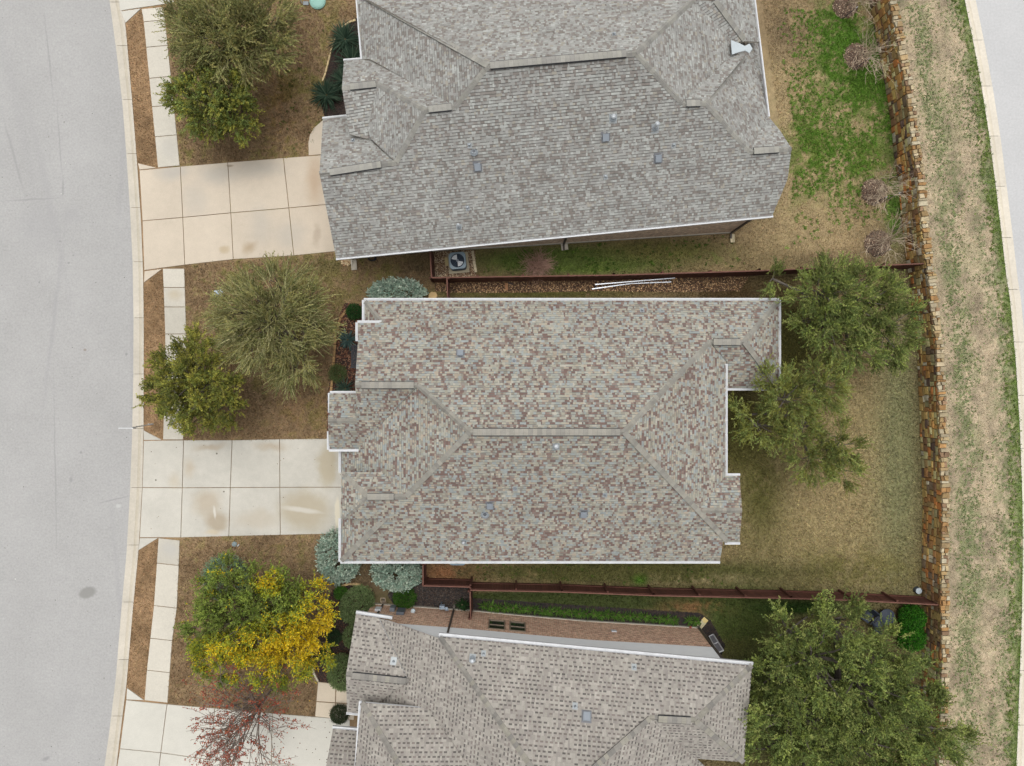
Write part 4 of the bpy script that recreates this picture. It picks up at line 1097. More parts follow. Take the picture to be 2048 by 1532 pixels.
ht.wall([(700, 516), (866, 502), (1062, 491), (1220, 480.5), (1464, 465), (1464, 245), (1440, 20), (780, 60), (790, 200), (740, 290), (704, 340)], 3.42, brick_t)
ht.gable(S.at(666, 490), S.at(639, 348), G1N.at(645, 250), brick_t, (.35, .03, 0)); ht.gable(G2S.at(690, 225), N1.at(684, 176), N1.at(687, 130), brick_t, (.3, .03, 0))
ht.gable(S.at(1549, 415), S.at(1583, 297), GEN.at(1540, 238), brick_t, (-.4, -.03, 0))
def downspout(h, px, py, z1, m, off=(0, 0), r=.05):
    mb = MB(); c = V3(px, py, 0); mb.box((c.x, c.y, z1 / 2 + .05), (.1, .075, z1 - .1))
    mb.bar(Vector((c.x, c.y, .12)), Vector((c.x + off[0], c.y + off[1], .05)), .1, .075)
    return mb.build('downspout', m, h.e)
dsp_m = mat('brown_downspout', A(92, 84, 76), rough=.6, var=.05)
downspout(ht, 1127, 489.5, 3.3, dsp_m, (.02, -.3)); downspout(ht, 1461, 467, 3.3, dsp_m, (0, -.3)); downspout(ht, 704, 518.5, 3.3, mat('beige_downspout', A(214, 206, 190)), (0, -.25))

# ---- lower house
brick_r = brick_mat('red_tan_brick', A(238, 196, 164), A(196, 142, 116), A(240, 220, 196), 1.0)
LIGHT_B = [A(174, 169, 160), A(168, 162, 154), A(180, 175, 166), A(162, 156, 149)]
PAL_B = ([A(116, 111, 107), A(126, 118, 113), A(140, 131, 125), A(108, 104, 100)], [4, 3, 2, 2], LIGHT_B)
CAP_B = [A(156, 152, 145), A(162, 158, 150), A(146, 143, 137), A(166, 162, 150)]
hb = House('house', P(1100, 1400, 0), 'lower house with grey dashed shingle roof, white siding and red brick side', .195, 'slot', PAL_B, CAP_B, white_m)
BN = hb.plane('BN', (880, 1273, 4.9), (1504, 1331, 4.9), (1345, 1438, 6.4))
BW = hb.plane('BW', (783, 1243, 3.3), (880, 1277, 4.9), (1060, 1532, BN.z(1060, 1532)))
zg = 4.15
GN = hb.plane('GN', (712, 1228, 3.0), (760, 1235, 3.0), (755, 1355.5, zg))
GS = hb.plane('GS', (693, 1349, zg), (817, 1362, zg), (705, 1425, 3.0))
RN = hb.plane('RN', (725, 1405, 4.45), (857, 1417, 4.6), (800, 1532, 5.9))
RW = hb.plane('RW', (722, 1404, 4.45), (709, 1532, 4.45), (800, 1532, 5.9))
LN = hb.plane('LN', (666, 1457, 2.7), (713, 1461, 2.7), (660, 1532, 3.9))
BE = hb.plane('BE', (1504, 1331, 4.9), (1487, 1524, 4.9), (1392, 1441, BN.z(1392, 1441)))
BS = hb.plane('BS', (1300, 1435, BN.z(1300, 1435)), (1392, 1441, BN.z(1392, 1441)), (1440, 1520, 4.9))
BM = hb.plane('BM', (1300, 1436, BN.z(1300, 1436)), (1170, 1548, BN.z(1170, 1548)), (1392, 1518, 4.9))
hb.face('BN', [(880, 1273), (1504, 1331), (1392, 1441), (1300, 1436), (1118, 1596), (1103, 1592)])
hb.face('BW', [(752, 1236), (783, 1243), (880, 1277), (1103, 1592), (960, 1620), (940, 1532), (857, 1417), (757, 1406), (817, 1362)], .04)
hb.face('GN', [(712, 1228), (757, 1235.5), (817, 1362), (692, 1349)])
hb.face('GS', [(692, 1349), (817, 1362), (757, 1406), (757, 1430), (694, 1424)])
hb.face('RN', [(725, 1405), (857, 1417), (940, 1532), (980, 1610), (846, 1610), (725, 1406)])
hb.face('RW', [(723, 1405), (846, 1610), (702, 1610)])
hb.face('LN', [(666, 1457), (714, 1461), (708, 1545), (650, 1545)])
hb.face('BE', [(1504, 1331), (1392, 1441), (1487, 1524)])
hb.face('BS', [(1300, 1436), (1392, 1441), (1487, 1524), (1392, 1517)])
hb.face('BM', [(1300, 1436), (1392, 1517), (1480, 1600), (1118, 1596)])
hb.pcap((880, 1275), (1100, 1588), 'BN', 'BW'); hb.pcap((1300, 1436), (1120, 1594), 'BN', 'BM'); hb.pcap((1300, 1436), (1392, 1441), 'BN', 'BS', name='ridge_cap')
hb.pcap((1392, 1441), (1504, 1331), 'BN', 'BE'); hb.pcap((1392, 1441), (1487, 1524), 'BS', 'BE'); hb.pcap((692, 1349), (817, 1362), 'GN', 'GS', name='ridge_cap')
hb.pcap((724, 1405), (842, 1604), 'RN', 'RW')
hb.finish()
hb.ridge_vent((705, 1350.5), (812, 1361.5), 'GN', 'GS'); hb.ridge_vent((1316, 1437), (1381, 1440.5), 'BN', 'BS')
hb.gutter([(878, 1270.5), (1506, 1329)], -1, 4.9, .14); hb.gutter([(712, 1226), (784, 1237.5)], -1, 3.0, .14); hb.gutter([(708, 1612), (722, 1403)], -1, 4.45, .13)
hb.gutter([(722, 1428), (693, 1425)], -1, 3.0, .12); hb.gutter([(665, 1456), (714, 1460)], -1, 2.7, .12)
hb.box_vent('BN', 1173, 1433, .34)
hb.pipe('BN', 1150, 1413, .12, .03, A(176, 184, 188), False, .24); hb.pipe('BN', 1268, 1335, .1, .03, A(176, 184, 188), False, .24); hb.pipe('BN', 967, 1308, .1, .03, A(150, 170, 180), False, .22)
hb.pipe('BN', 945, 1317, .3, .06, A(110, 124, 136), True, .3); hb.pipe('GN', 787, 1323, .05, .03, A(170, 178, 180), False, .3)
# side wall: brick below, white siding above
sid_m = mat('white_siding', (.8, .82, .83), var=.03, rough=.6, fine=.02)
BASE_B = [(746, 1206.5), (945, 1220.5), (1050, 1230.5), (1173, 1241), (1393, 1254)]
bp = [P(x, y)[:2] for x, y in BASE_B]
hb.wall(BASE_B + [(1385, 1412), (800, 1440), (785, 1300), (760, 1260)], 3.0, brick_r)
mb = MB(); q = [(x, y) for x, y in bp]
q2 = [V3(790, 1209, 0), V3(1393, 1254, 0)]
def lerp(a, b, t): return (a[0] + (b[0] - a[0]) * t, a[1] + (b[1] - a[1]) * t)
line = [P(806, 1210.2)[:2]] + bp[1:]
for i in range(len(line) - 1):
    a, b = line[i], line[i + 1]
    nrm = Vector((-(b[1] - a[1]), b[0] - a[0], 0)).normalized()
    if nrm.y < 0: nrm = -nrm
    za = 3.6 if i == 0 else 4.86
    a3, b3 = Vector((*a, 0)) + nrm * .02, Vector((*b, 0)) + nrm * .02
    mid = a3.lerp(b3, .74) if i == 0 else None
    pts = [a3 + Vector((0, 0, 3.0)), b3 + Vector((0, 0, 3.0)), b3 + Vector((0, 0, 4.86))] + ([mid + Vector((0, 0, 4.86))] if mid else []) + [a3 + Vector((0, 0, za if i else 3.1))]
    bk = [p - nrm * .03 for p in pts]; n = len(pts)
    mb.add(pts + bk, [tuple(range(n))[::-1], tuple(range(n, 2 * n))] + [(k, (k + 1) % n, n + (k + 1) % n, n + k) for k in range(n)])
mb.build('siding', sid_m, hb.e)
mb = MB(); c = V3(1400, 1380, 0); q = [P(1391, 1256)[:2], P(1383, 1412)[:2], P(1370, 1412)[:2], P(1375, 1257)[:2]]; mb.prism(q, 3.0, 4.8); mb.build('siding', sid_m, hb.e)
mb = MB(); mb.prism([P(x, y)[:2] for x, y in ((730, 1214), (757, 1216.5), (757, 1245), (728, 1245))], 0, 2.3); mb.build('porch_wall', sid_m, hb.e)
mb = MB(); mb.prism([P(x, y)[:2] for x, y in ((752, 1408), (795, 1412), (795, 1440), (750, 1440))], 0, 3.0); mb.build('porch_wall', sid_m, hb.e)
for k, (x0, y0, x1, y1) in enumerate(((979, 1224, 1011, 1227), (1019, 1227.5, 1050, 1230.5))):
    a, b = V3(x0, y0), V3(x1, y1); d = (b - a).normalized(); nrm = Vector((-d.y, d.x, 0)); up = Vector((0, 0, 1)); Lw = (b - a).length
    fr = MB(); c = (a + b) / 2 + nrm * .02
    for zz in (1.35, 2.68): fr.box(c + up * zz, (Lw, .08, .07), (d, nrm, up))
    for t in (-.5, .5): fr.box(c + d * (Lw - .06) * t + up * 2.015, (.06, .08, 1.27), (d, nrm, up))
    fr.box(c + up * 2.05, (Lw - .1, .06, .05), (d, nrm, up))
    wn = fr.build('window', mat('window_frame_tan', A(150, 134, 116), rough=.5), hb.e)
    for zz in (1.7, 2.37):
        m2 = MB(); m2.box(c + up * zz - nrm * .012, (Lw - .12, .02, .62), (d, nrm, up)); m2.build('pane', mat('window_glass', (.012, .018, .015), rough=.08, var=0, fine=0, spec=.6), wn)
def wallbox(h, name, px, py, zc, size, col, d=Vector((.995, -.075, 0))):
    mb = MB(); c = V3(px, py); nrm = Vector((-d.y, d.x, 0)); mb.box(c + nrm * (size[1] / 2 + .02) + Vector((0, 0, zc)), size, (d, nrm, Vector((0, 0, 1))), (1, 1, 1))
    return mb.build(name, mat('enamel_%02x' % int(col[0] * 255), col, rough=.5, var=.03), h.e)
wallbox(hb, 'cable_box', 764, 1208.2, 1.1, (.3, .12, .45), A(226, 230, 234)); wallbox(hb, 'electric_meter', 791, 1210, .95, (.26, .2, .5), A(120, 126, 132)); wallbox(hb, 'breaker_box', 809, 1211, 1.3, (.4, .16, .7), A(98, 104, 112))
mb = MB(); c = V3(831, 1212.5) + Vector((.02, .1, 1.1)); mb.lathe(c, [(.11, -.1), (.12, -.06), (.12, .06), (.05, .12)], 14); mb.build('meter_dome', mat('meter_glass', A(206, 218, 222), rough=.3, spec=.5), hb.e)
wallbox(hb, 'vent_cover', 1220, 1244, 1.5, (.28, .04, .25), A(226, 222, 212)); wallbox(hb, 'hose_tap', 1378, 1253, .3, (.09, .1, .12), A(150, 70, 60))
wallbox(hb, 'attic_louver', 995, 1225.5, 4.55, (1.5, .05, .12), A(136, 142, 146))
downspout(hb, 908, 1217, 4.8, dsp_m, (.02, .25)); downspout(hb, 767, 1207.3, 2.9, dsp_m, (.02, .3)); downspout(hb, 1396, 1253, 4.75, dsp_m, (.12, .2))

# ------------------------------------------------------------------ stone boundary wall
np.random.seed(11); rs = random.Random(5)
WH = 1.82
def wall_pt(y):                                     # base line of the wall's inner face, by photo row
    return Vector(P(float(interp(WALL_B, y)), y, 0))
ys = np.linspace(-110, 1640, 400); path = [wall_pt(y) for y in ys]
# walk along the wall by true length
cum = [0.0]
for a, b in zip(path[:-1], path[1:]): cum.append(cum[-1] + (b - a).length)
TOT = cum[-1]
def along(t):
    t = max(0, min(TOT - 1e-4, t)); i = int(np.searchsorted(cum, t, side='right') - 1); i = min(i, len(path) - 2)
    f = (t - cum[i]) / (cum[i + 1] - cum[i]); p = path[i].lerp(path[i + 1], f)
    d = (path[min(i + 6, len(path) - 1)] - path[max(0, i - 6)]).normalized()
    return p, d, Vector((d.y, -d.x, 0)) * (1 if d.y < 0 else -1)     # point, direction, normal towards the gardens
p, d, nn = along(TOT / 2)
if nn.x > 0: SGN = -1
else: SGN = 1
sw = empty('stone_wall', wall_pt(766), 'long rust and honey coloured stone wall between back gardens and verge', 'wall')
mb = MB(); N_ = 140
core = []
for i in range(N_ + 1):
    p, d, nn = along(TOT * i / N_); nn = nn * SGN
    q = p - nn * .05; r = p - nn * .36
    core += [q + Vector((0, 0, -.1)), q + Vector((0, 0, WH - .08)), r + Vector((0, 0, WH - .08)), r + Vector((0, 0, -.1))]
ff = []
for i in range(N_):
    for k in range(3):
        ff.append((i * 4 + k, i * 4 + k + 1, i * 4 + 4 + k + 1, i * 4 + 4 + k))
mb.add(core, ff); mb.build('mortar_core', mat('mortar', A(176, 152, 118), var=.2, scale=3, fine=.2), sw)
STONE = [A(176, 120, 58), A(150, 96, 46), A(190, 148, 84), A(128, 84, 50), A(206, 180, 122), A(168, 128, 72), A(120, 92, 70), A(214, 196, 150), A(96, 66, 54), A(190, 110, 48), A(160, 140, 100), A(146, 110, 66)]
STW = [4, 4, 4, 3, 3, 4, 2, 2, 1.6, 2.4, 3, 4]
def stone_geo(t0, t1, z0, z1, col, dep):
    mb = MB(); front = []; back = []
    g = .012
    for (t, z) in ((t0, z0), (t1, z0), (t1, z1), (t0, z1)):
        p, d, nn = along(t + rs.uniform(-.018, .018)); nn = nn * SGN
        zz = z + rs.uniform(-.018, .018)
        back.append(p - nn * .06 + Vector((0, 0, zz)))
        front.append((p, d, nn, zz, t, z))
    tm = (t0 + t1) / 2; zm = (z0 + z1) / 2; fr = []
    for (p, d, nn, zz, t, z) in front:
        p2, _, _ = along(t + (tm - t) * .10)
        fr.append(p2 + nn * dep * rs.uniform(.55, 1.0) + Vector((0, 0, zz + (zm - zz) * .10)))
    c = sum(fr, Vector()) / 4 + nn * dep * rs.uniform(.1, .5)
    vv = back + fr + [c]
    mb.add(vv, [(4, 5, 8), (5, 6, 8), (6, 7, 8), (7, 4, 8), (0, 1, 5, 4), (1, 2, 6, 5), (2, 3, 7, 6), (3, 0, 4, 7)], col)
    return mb
STONE = [(min(.6, c[0] * 1.45 + .04), min(.55, c[1] * 1.75 + .04), min(.5, c[2] * 1.8 + .04)) for c in STONE]
stone_mat = mat('wall_stone', attr=True, var=.22, scale=5, fine=.2, fscale=22, bump=.5, bscale=30, rough=.9)
stones = []
t0 = 0.0
while t0 < TOT:                                     # patches of uneven coursing, so that joints do not run through
    bw = rs.uniform(.7, 1.5); z = 0.0
    tone = rs.uniform(.85, 1.15)
    while z < WH - .1:
        hgt = min(rs.uniform(.1, .4), WH - .08 - z)
        if WH - .08 - (z + hgt) < .1: hgt = WH - .08 - z
        t = t0
        while t < t0 + bw - .02:
            wd = min(rs.uniform(.18, .58), t0 + bw - t)
            if t0 + bw - (t + wd) < .12: wd = t0 + bw - t
            c = rs.choices(STONE, STW)[0]; k = tone * rs.uniform(.72, 1.25)
            stones.append((t + .008, t + wd - .008, z + .008, z + hgt - .008, tuple(v * k for v in c), rs.uniform(.02, .05)))
            t += wd
        z += hgt
    t0 += bw
vis = lambda s_: 1.0 if 2.2 < s_[0] < TOT - 2.2 else .1
order = sorted(range(len(stones)), key=lambda i: -(stones[i][1] - stones[i][0]) * (stones[i][3] - stones[i][2]) * vis(stones[i]))
big = set(order[:300]); rest = MB()
for i, st in enumerate(stones):
    g = stone_geo(*st)
    if i in big: g.build('stone', stone_mat, sw)
    else:
        k = len(rest.v); rest.v += g.v; rest.f += [tuple(j + k for j in f) for f in g.f]; rest.c += g.c; rest.mi += g.mi
o = rest.build('stones', stone_mat, sw); o['kind'] = 'stuff'
CAPS = [A(216, 200, 166), A(210, 192, 158), A(206, 184, 142), A(190, 160, 112), A(212, 194, 156), A(180, 140, 92), A(198, 170, 126), A(170, 138, 108), A(194, 150, 98), A(214, 202, 172)]
t = 0.0
while t < TOT:                                      # coping stones
    L = rs.uniform(.1, .3); two = rs.random() < .7
    sp = rs.uniform(.08, .24); lo = rs.uniform(-.07, -.01); hi = rs.uniform(.3, .42)
    for (a, b) in (((lo, sp), (sp + .006, hi)) if two else ((lo, hi),)):
        mb = MB(); qs = []
        for (tt, off) in ((t + .006, a), (t + L - .006, a), (t + L - .006, b), (t + .006, b)):
            p, d, nn = along(tt + rs.uniform(-.015, .015)); nn = nn * SGN
            qs.append((p - nn * (off + rs.uniform(-.05, .05)))[:2])
        c = rs.choice(CAPS); k = rs.uniform(.55, .95)
        mb.prism(qs, WH - .085, WH + rs.uniform(.0, .05), tuple(v * k for v in c), inset=.12)
        mb.build('coping_stone', stone_mat, sw)
    t += L

# ------------------------------------------------------------------ fences
fence_m = mat('rust_fence_stain', A(100, 62, 51), var=.22, scale=2.5, fine=.2, fscale=30, objrand=.16, rough=.8)
rail_m = mat('fence_rail_stain', A(122, 84, 72), var=.2, scale=3, fine=.15, rough=.8)
FH = 1.6
pick = MB(); pick.box((0, 0, FH / 2), (.135, .018, FH - .02)); 
pick_me = None
def fence(label, pts_px, posts_side, rails=True, post_step=2.25, hgt=FH, cap=True):
    """board fence through base points; boards, posts, rails and top board are pieces of their own"""
    global pick_me
    w3 = [V3(x, y, 0) for x, y in pts_px]
    e = empty('fence', w3[0], label, 'fence')
    if pick_me is None:
        me = bpy.data.meshes.new('board'); me.from_pydata(pick.v, [], pick.f); me.materials.append(fence_m); pick_me = me
    carry = 0
    for a, b in zip(w3[:-1], w3[1:]):
        d = b - a; L = d.length; d.normalize(); nrm = Vector((-d.y, d.x, 0)) * posts_side
        ang = math.atan2(d.y, d.x); n = int(L / .14)
        for i in range(n):
            o = bpy.data.objects.new('board', pick_me); COL.objects.link(o); o.parent = e
            o.location = a + d * ((i + .5) * L / n) - nrm * .012 - w3[0] + Vector((0, 0, rs.uniform(-.01, .01)))
            o.rotation_euler = (rs.uniform(-.01, .01), 0, ang + rs.uniform(-.02, .02)); o.scale = (L / n / .14, 1, hgt / FH)
        if rails:
            for z in (.3, hgt - .25):
                mb = MB(); mb.bar(a + nrm * .016 + Vector((0, 0, z)), b + nrm * .016 + Vector((0, 0, z)), .035, .085); mb.build('rail', fence_m, e)
        if cap:
            mb = MB(); mb.bar(a + nrm * .01 + Vector((0, 0, hgt + .012)), b + nrm * .01 + Vector((0, 0, hgt + .012)), .06, .03); mb.build('top_board', rail_m, e)
        k = max(1, round(L / post_step))
        for i in range(k + 1):
            mb = MB(); c = a + d * (L * i / k) + nrm * .09; mb.box(c + Vector((0, 0, (hgt - .02) / 2)), (.09, .09, hgt - .02), (d, nrm, Vector((0, 0, 1)))); mb.build('post', fence_m, e)
    return e
fence('rust red board fence on the upper lot line, meeting the stone wall', [(870, 564.5), (1220, 559.5), (1500, 551), (1822, 537)], 1)
fence('short rust red fence return beside the upper air conditioner', [(867, 508), (870, 564)], -1)
fence('rust red gate panel crossing the pebble strip to the centre house', [(899, 565), (900, 602)], 1)
fence('rust red fence with posts and rails showing, along the lower lot line', [(944, 1163.5), (1120, 1167), (1296, 1174), (1560, 1179.5), (1677, 1183), (1850, 1192)], 1)
fence('rust red fence panel forming the corner below the silver shrub and centre air conditioner', [(853, 1155), (944, 1157.5)], 1)
fence('short rust red fence return between centre house eave and fence corner', [(853, 1114), (853, 1155)], 1)
fence('narrow rust red fence panel running to the lower house brick wall', [(944, 1166), (945, 1219)], -1)

# ------------------------------------------------------------------ trees and plants
def BR(pal, k):
    return [tuple(min(.6, v * k * 1.12) for v in c) for c in pal]
leaf_m = mat('leaves', attr=True, var=.1, scale=1.2, fine=0, rough=.75, trans=.32, spec=.2)
bark_m = mat('bark', attr=True, var=.25, scale=6, fine=.2, rough=.95, bump=.4)
def unit(v):
    return v / np.maximum(np.linalg.norm(v, axis=-1, keepdims=True), 1e-9)

def shoots_mesh(org, dirs, length, nleaf, leaf_l, leaf_w, col_fn, droop=.15, stem=True, stem_col=(.12, .1, .05), spread=.8, rng=None, t0=.12, stem_w=.012):
    """leafy shoots: curved stems with small leaves along them. org, dirs (n,3); returns V, F, C arrays (quads)"""
    n = len(org); L = length[:, None]
    bend = unit(dirs + rng.normal(0, .45, (n, 3))); bend[:, 2] -= droop * 2
    def at(t):
        return org[:, None, :] + dirs[:, None, :] * (L[:, :, None] * t[None, :, None]) + (bend - dirs)[:, None, :] * (L[:, :, None] * (t ** 2)[None, :, None]) * .35
    t = np.linspace(t0, 1, nleaf)
    pos = at(t)
    pos = pos + rng.normal(0, .012, pos.shape)
    tan = unit(dirs[:, None, :] + (bend - dirs)[:, None, :] * .7 * t[None, :, None])
    side = rng.normal(0, 1, pos.shape)
    ax = unit(tan * .8 + unit(side) * spread)
    nr = rng.normal(0, .7, pos.shape); nr[..., 2] += 1.1
    sd = unit(np.cross(ax, nr))
    ll = leaf_l * rng.uniform(.6, 1.25, pos.shape[:2])[..., None]; lw = leaf_w * rng.uniform(.7, 1.2, pos.shape[:2])[..., None]
    a = pos; b = pos + ax * ll * .5 + sd * lw * .5; c = pos + ax * ll; d = pos + ax * ll * .5 - sd * lw * .5
    V = np.stack([a, b, c, d], 2).reshape(-1, 3)
    m = n * nleaf
    Fc = np.arange(4 * m).reshape(-1, 4)
    C = col_fn(pos.reshape(-1, 3), np.repeat(np.arange(n), nleaf), np.tile(t, n))
    if stem:
        ts = np.array([0, .35, .7, 1.0]); ps = at(ts)
        sdv = unit(np.cross(dirs, rng.normal(0, 1, (n, 3)) + np.array([0, 0, .8])))[:, None, :]
        wv = (stem_w * np.array([1, .8, .6, .25]))[None, :, None]
        A_ = ps + sdv * wv; B_ = ps - sdv * wv
        V2 = np.stack([A_, B_], 2).reshape(-1, 3)
        base = len(V) + np.arange(n)[:, None] * 8
        F2 = np.concatenate([base + np.array([[0, 1, 3, 2]]), base + np.array([[2, 3, 5, 4]]), base + np.array([[4, 5, 7, 6]])], 1).reshape(-1, 4)
        C2 = np.tile(np.array(stem_col), (len(F2), 1)) * rng.uniform(.75, 1.3, (len(F2), 1))
        V = np.concatenate([V, V2]); Fc = np.concatenate([Fc, F2]); C = np.concatenate([C, C2])
    return V, Fc, C

def palette_fn(pal, rng, nsh, clump_ids, leafvar=.22, tone_by_clump=None, field=None):
    pal = np.array(pal)
    shc = pal[rng.integers(0, len(pal), nsh)]
    ct = tone_by_clump[clump_ids] if tone_by_clump is not None else np.ones(nsh)
    st = rng.uniform(.82, 1.18, nsh) * ct
    def fn(pos, sid, t):
        c = shc[sid].copy()
        if field is not None: c = field(pos, c, rng)
        return c * (st[sid] * rng.uniform(1 - leafvar, 1 + leafvar, len(sid)))[:, None]
    return fn

def tree(label, base, lobes, clumps, pal, seed, nsh=26, nleaf=20, L=(.5, .95), leaf=(.085, .04), droop=.1, outward=.9, up=.45, rnd=.6, stem_col=(.16, .14, .08),
         spread=.8, trunk_r=.16, bark=(.13, .11, .09), field=None, group=None, name='tree', cr=.62, zmin=-.25, stem_w=.012, toned=.22, min_gap=.8, cat='tree', fork=.45):
    """lobes: (px, py, z, radius, height radius). Clumps of leafy shoots sit on the lobes, limbs reach each of them."""
    rng = np.random.default_rng(seed)
    b = V3(*base, 0); e = empty(name, b, label, cat, group)
    tb = MB(); cen = []; outv = []
    LB = [(np.array(P(x, y, z)), r, rz) for x, y, z, r, rz in lobes]
    tot = sum(r * r for _, r, _ in LB)
    allc = sum((c * r * r for c, r, _ in LB)) / tot
    fz = min(c[2] for c, _, _ in LB) * fork
    forkp = Vector((b.x + (allc[0] - b.x) * .3, b.y + (allc[1] - b.y) * .3, fz))
    tb.tube([b - Vector((0, 0, .1)), b.lerp(forkp, .5) + Vector((.05, .03, 0)), forkp], [trunk_r * 1.35, trunk_r, trunk_r * .85], 8, bark)
    for c, r, rz in LB:
        cv = Vector(c); k = max(4, int(clumps * r * r / tot)); got = []; tries = 0
        hub = cv - Vector((0, 0, rz * .55))
        mid = forkp.lerp(hub, .5) + Vector(rng.normal(0, .18, 3))
        tb.tube([forkp, mid, hub], [trunk_r * .7, trunk_r * .5, trunk_r * .38], 6, bark)
        while len(got) < k and tries < k * 40:
            tries += 1
            d = unit(rng.normal(0, 1, 3))
            if d[2] < zmin: continue
            f = rng.uniform(.62, 1.0) if rng.random() < .8 else rng.uniform(.25, .62)
            p = c + d * np.array([r, r, rz]) * f
            if any(np.linalg.norm(p - q) < min_gap for q in got): continue
            got.append(p); cen.append(p)
            o = unit((p - c) / np.array([r, r, rz])); outv.append(o)
            pv = Vector(p); m2 = hub.lerp(pv, .55) + Vector(rng.normal(0, .12, 3)) + Vector((0, 0, .1))
            tb.tube([hub, m2, pv], [trunk_r * .22, trunk_r * .14, .012], 4, bark, cap=False)
    cen = np.array(cen); outv = np.array(outv); nc = len(cen)
    cid = np.repeat(np.arange(nc), nsh); n = len(cid)
    dirs = unit(outv[cid] * outward + np.array([0, 0, up]) + rng.normal(0, rnd, (n, 3)))
    org = cen[cid] + rng.normal(0, cr * .2, (n, 3)) - outv[cid] * .1
    ln = rng.uniform(*L, n)
    ctone = rng.uniform(1 - toned, 1 + toned, nc)
    fn = palette_fn(pal, rng, n, cid, tone_by_clump=ctone, field=field)
    V, Fc, C = shoots_mesh(org, dirs, ln, nleaf, leaf[0], leaf[1], fn, droop, True, stem_col, spread, rng, stem_w=stem_w)
    tb.build('trunk', bark_m, e)
    np_obj('crown', V, Fc, C, leaf_m, e)
    return e
OAK = BR([A(112, 118, 62), A(98, 106, 56), A(130, 130, 70), A(84, 94, 50), A(120, 120, 60)], 1.5)
OAKG = BR([A(108, 121, 65), A(94, 107, 57), A(130, 137, 77), A(80, 95, 50), A(116, 128, 62)], 1.65)
OAKF = BR([A(130, 132, 82), A(114, 118, 72), A(146, 142, 90), A(98, 106, 62), A(138, 132, 78)], 1.5)
OAKY = BR([A(118, 122, 58), A(106, 110, 50), A(140, 138, 62), A(92, 100, 48), A(130, 126, 56)], 1.6)
# street trees of the upper house
tree('feathery grey-green oak, upper one of the pair before the upper house', (470, 95), [(455, 80, 4.3, 2.1, 1.8), (520, 55, 4.0, 1.7, 1.5), (400, 55, 4.0, 1.4, 1.3), (535, 100, 3.6, 1.2, 1.1), (420, 110, 3.6, 1.1, 1.0)], 125, OAKF, 21, nsh=28, nleaf=19, L=(.5, 1.05), leaf=(.09, .042), outward=1.1, rnd=.42, spread=.55, stem_col=A(186, 180, 132), stem_w=.018, toned=.32, min_gap=.6)
tree('dense dark olive oak, lower one of the pair before the upper house', (440, 205), [(430, 205, 3.6, 1.75, 1.5), (385, 190, 3.0, 1.2, 1.1), (475, 225, 3.1, 1.25, 1.1), (435, 245, 2.9, 1.1, .9)], 80, OAKG[:2] + OAKY[:3], 22, nsh=40, nleaf=19, L=(.3, .62), leaf=(.1, .052), toned=.34, up=.6, cr=.7)
# street trees of the centre house
tree('large feathery pale olive oak before the centre house, nearer the house', (560, 660), [(540, 640, 4.2, 2.2, 1.8), (595, 695, 3.6, 1.5, 1.4), (485, 625, 3.6, 1.4, 1.3), (560, 585, 3.4, 1.3, 1.2), (630, 650, 3.0, .9, .9), (585, 735, 3.0, .9, .9), (490, 690, 3.2, 1.1, 1.0), (610, 600, 3.2, 1.0, .9)], 130, OAKF, 23, nsh=28, nleaf=19, L=(.5, 1.15), leaf=(.085, .038), outward=1.2, up=.4, rnd=.4, spread=.5, stem_col=A(196, 190, 140), stem_w=.02, toned=.32, min_gap=.6)
tree('dense olive oak overhanging the pavement before the centre house', (405, 770), [(400, 765, 3.8, 1.85, 1.6), (350, 745, 3.1, 1.2, 1.1), (440, 805, 3.2, 1.3, 1.2), (355, 810, 3.0, 1.1, 1.0), (395, 705, 3.0, 1.0, .9), (325, 780, 2.7, .8, .7), (400, 830, 2.8, .9, .8)], 100, OAKY, 24, nsh=40, nleaf=19, L=(.3, .65), leaf=(.1, .052), toned=.34, up=.6, cr=.7)
# green and gold tree of the lower house
GRN = BR([A(108, 124, 54), A(94, 112, 48), A(124, 138, 60), A(100, 112, 58)], 1.7)
gold = np.array([A(246, 212, 40), A(236, 194, 30), A(250, 220, 70), A(222, 204, 46)]) * 1.1
def gold_field(pos, c, rng):
    px = pos[:, 0] * F / (H - pos[:, 2]) + CX; py = CY - pos[:, 1] * F / (H - pos[:, 2])
    g = .9 * blob(px, py, 560, 1300, 95, 50, -10) + .9 * blob(px, py, 640, 1240, 36, 70, 15) + .6 * blob(px, py, 535, 1165, 26, 24) + .4 * blob(px, py, 425, 1305, 45, 30) + .5 * blob(px, py, 640, 1160, 30, 26)
    k = (g + .9 * (fbm(px / 22, py / 22, 61) - .5) + rng.uniform(-.45, .45, len(px))) > .52
    c[k] = gold[rng.integers(0, 4, k.sum())]
    m = (~k) & (g > .12) & (rng.random(len(px)) < .6)
    c[m] = np.array(A(188, 192, 56))
    return c
tree('tree turning from green to gold on the lawn of the lower house', (505, 1235), [(500, 1230, 3.8, 2.3, 1.7), (570, 1250, 3.6, 2.0, 1.5), (440, 1250, 3.3, 1.7, 1.3), (560, 1310, 3.2, 1.6, 1.2), (460, 1310, 3.0, 1.4, 1.1), (540, 1185, 3.2, 1.4, 1.1), (620, 1215, 3.1, 1.2, 1.0), (420, 1290, 2.8, 1.2, .9), (450, 1170, 3.0, 1.2, 1.0), (630, 1290, 2.9, 1.0, .8)], 170, GRN, 25, nsh=30, nleaf=16, L=(.35, .75), leaf=(.11, .055), toned=.28, up=.6, field=gold_field, stem_col=A(110, 96, 70))
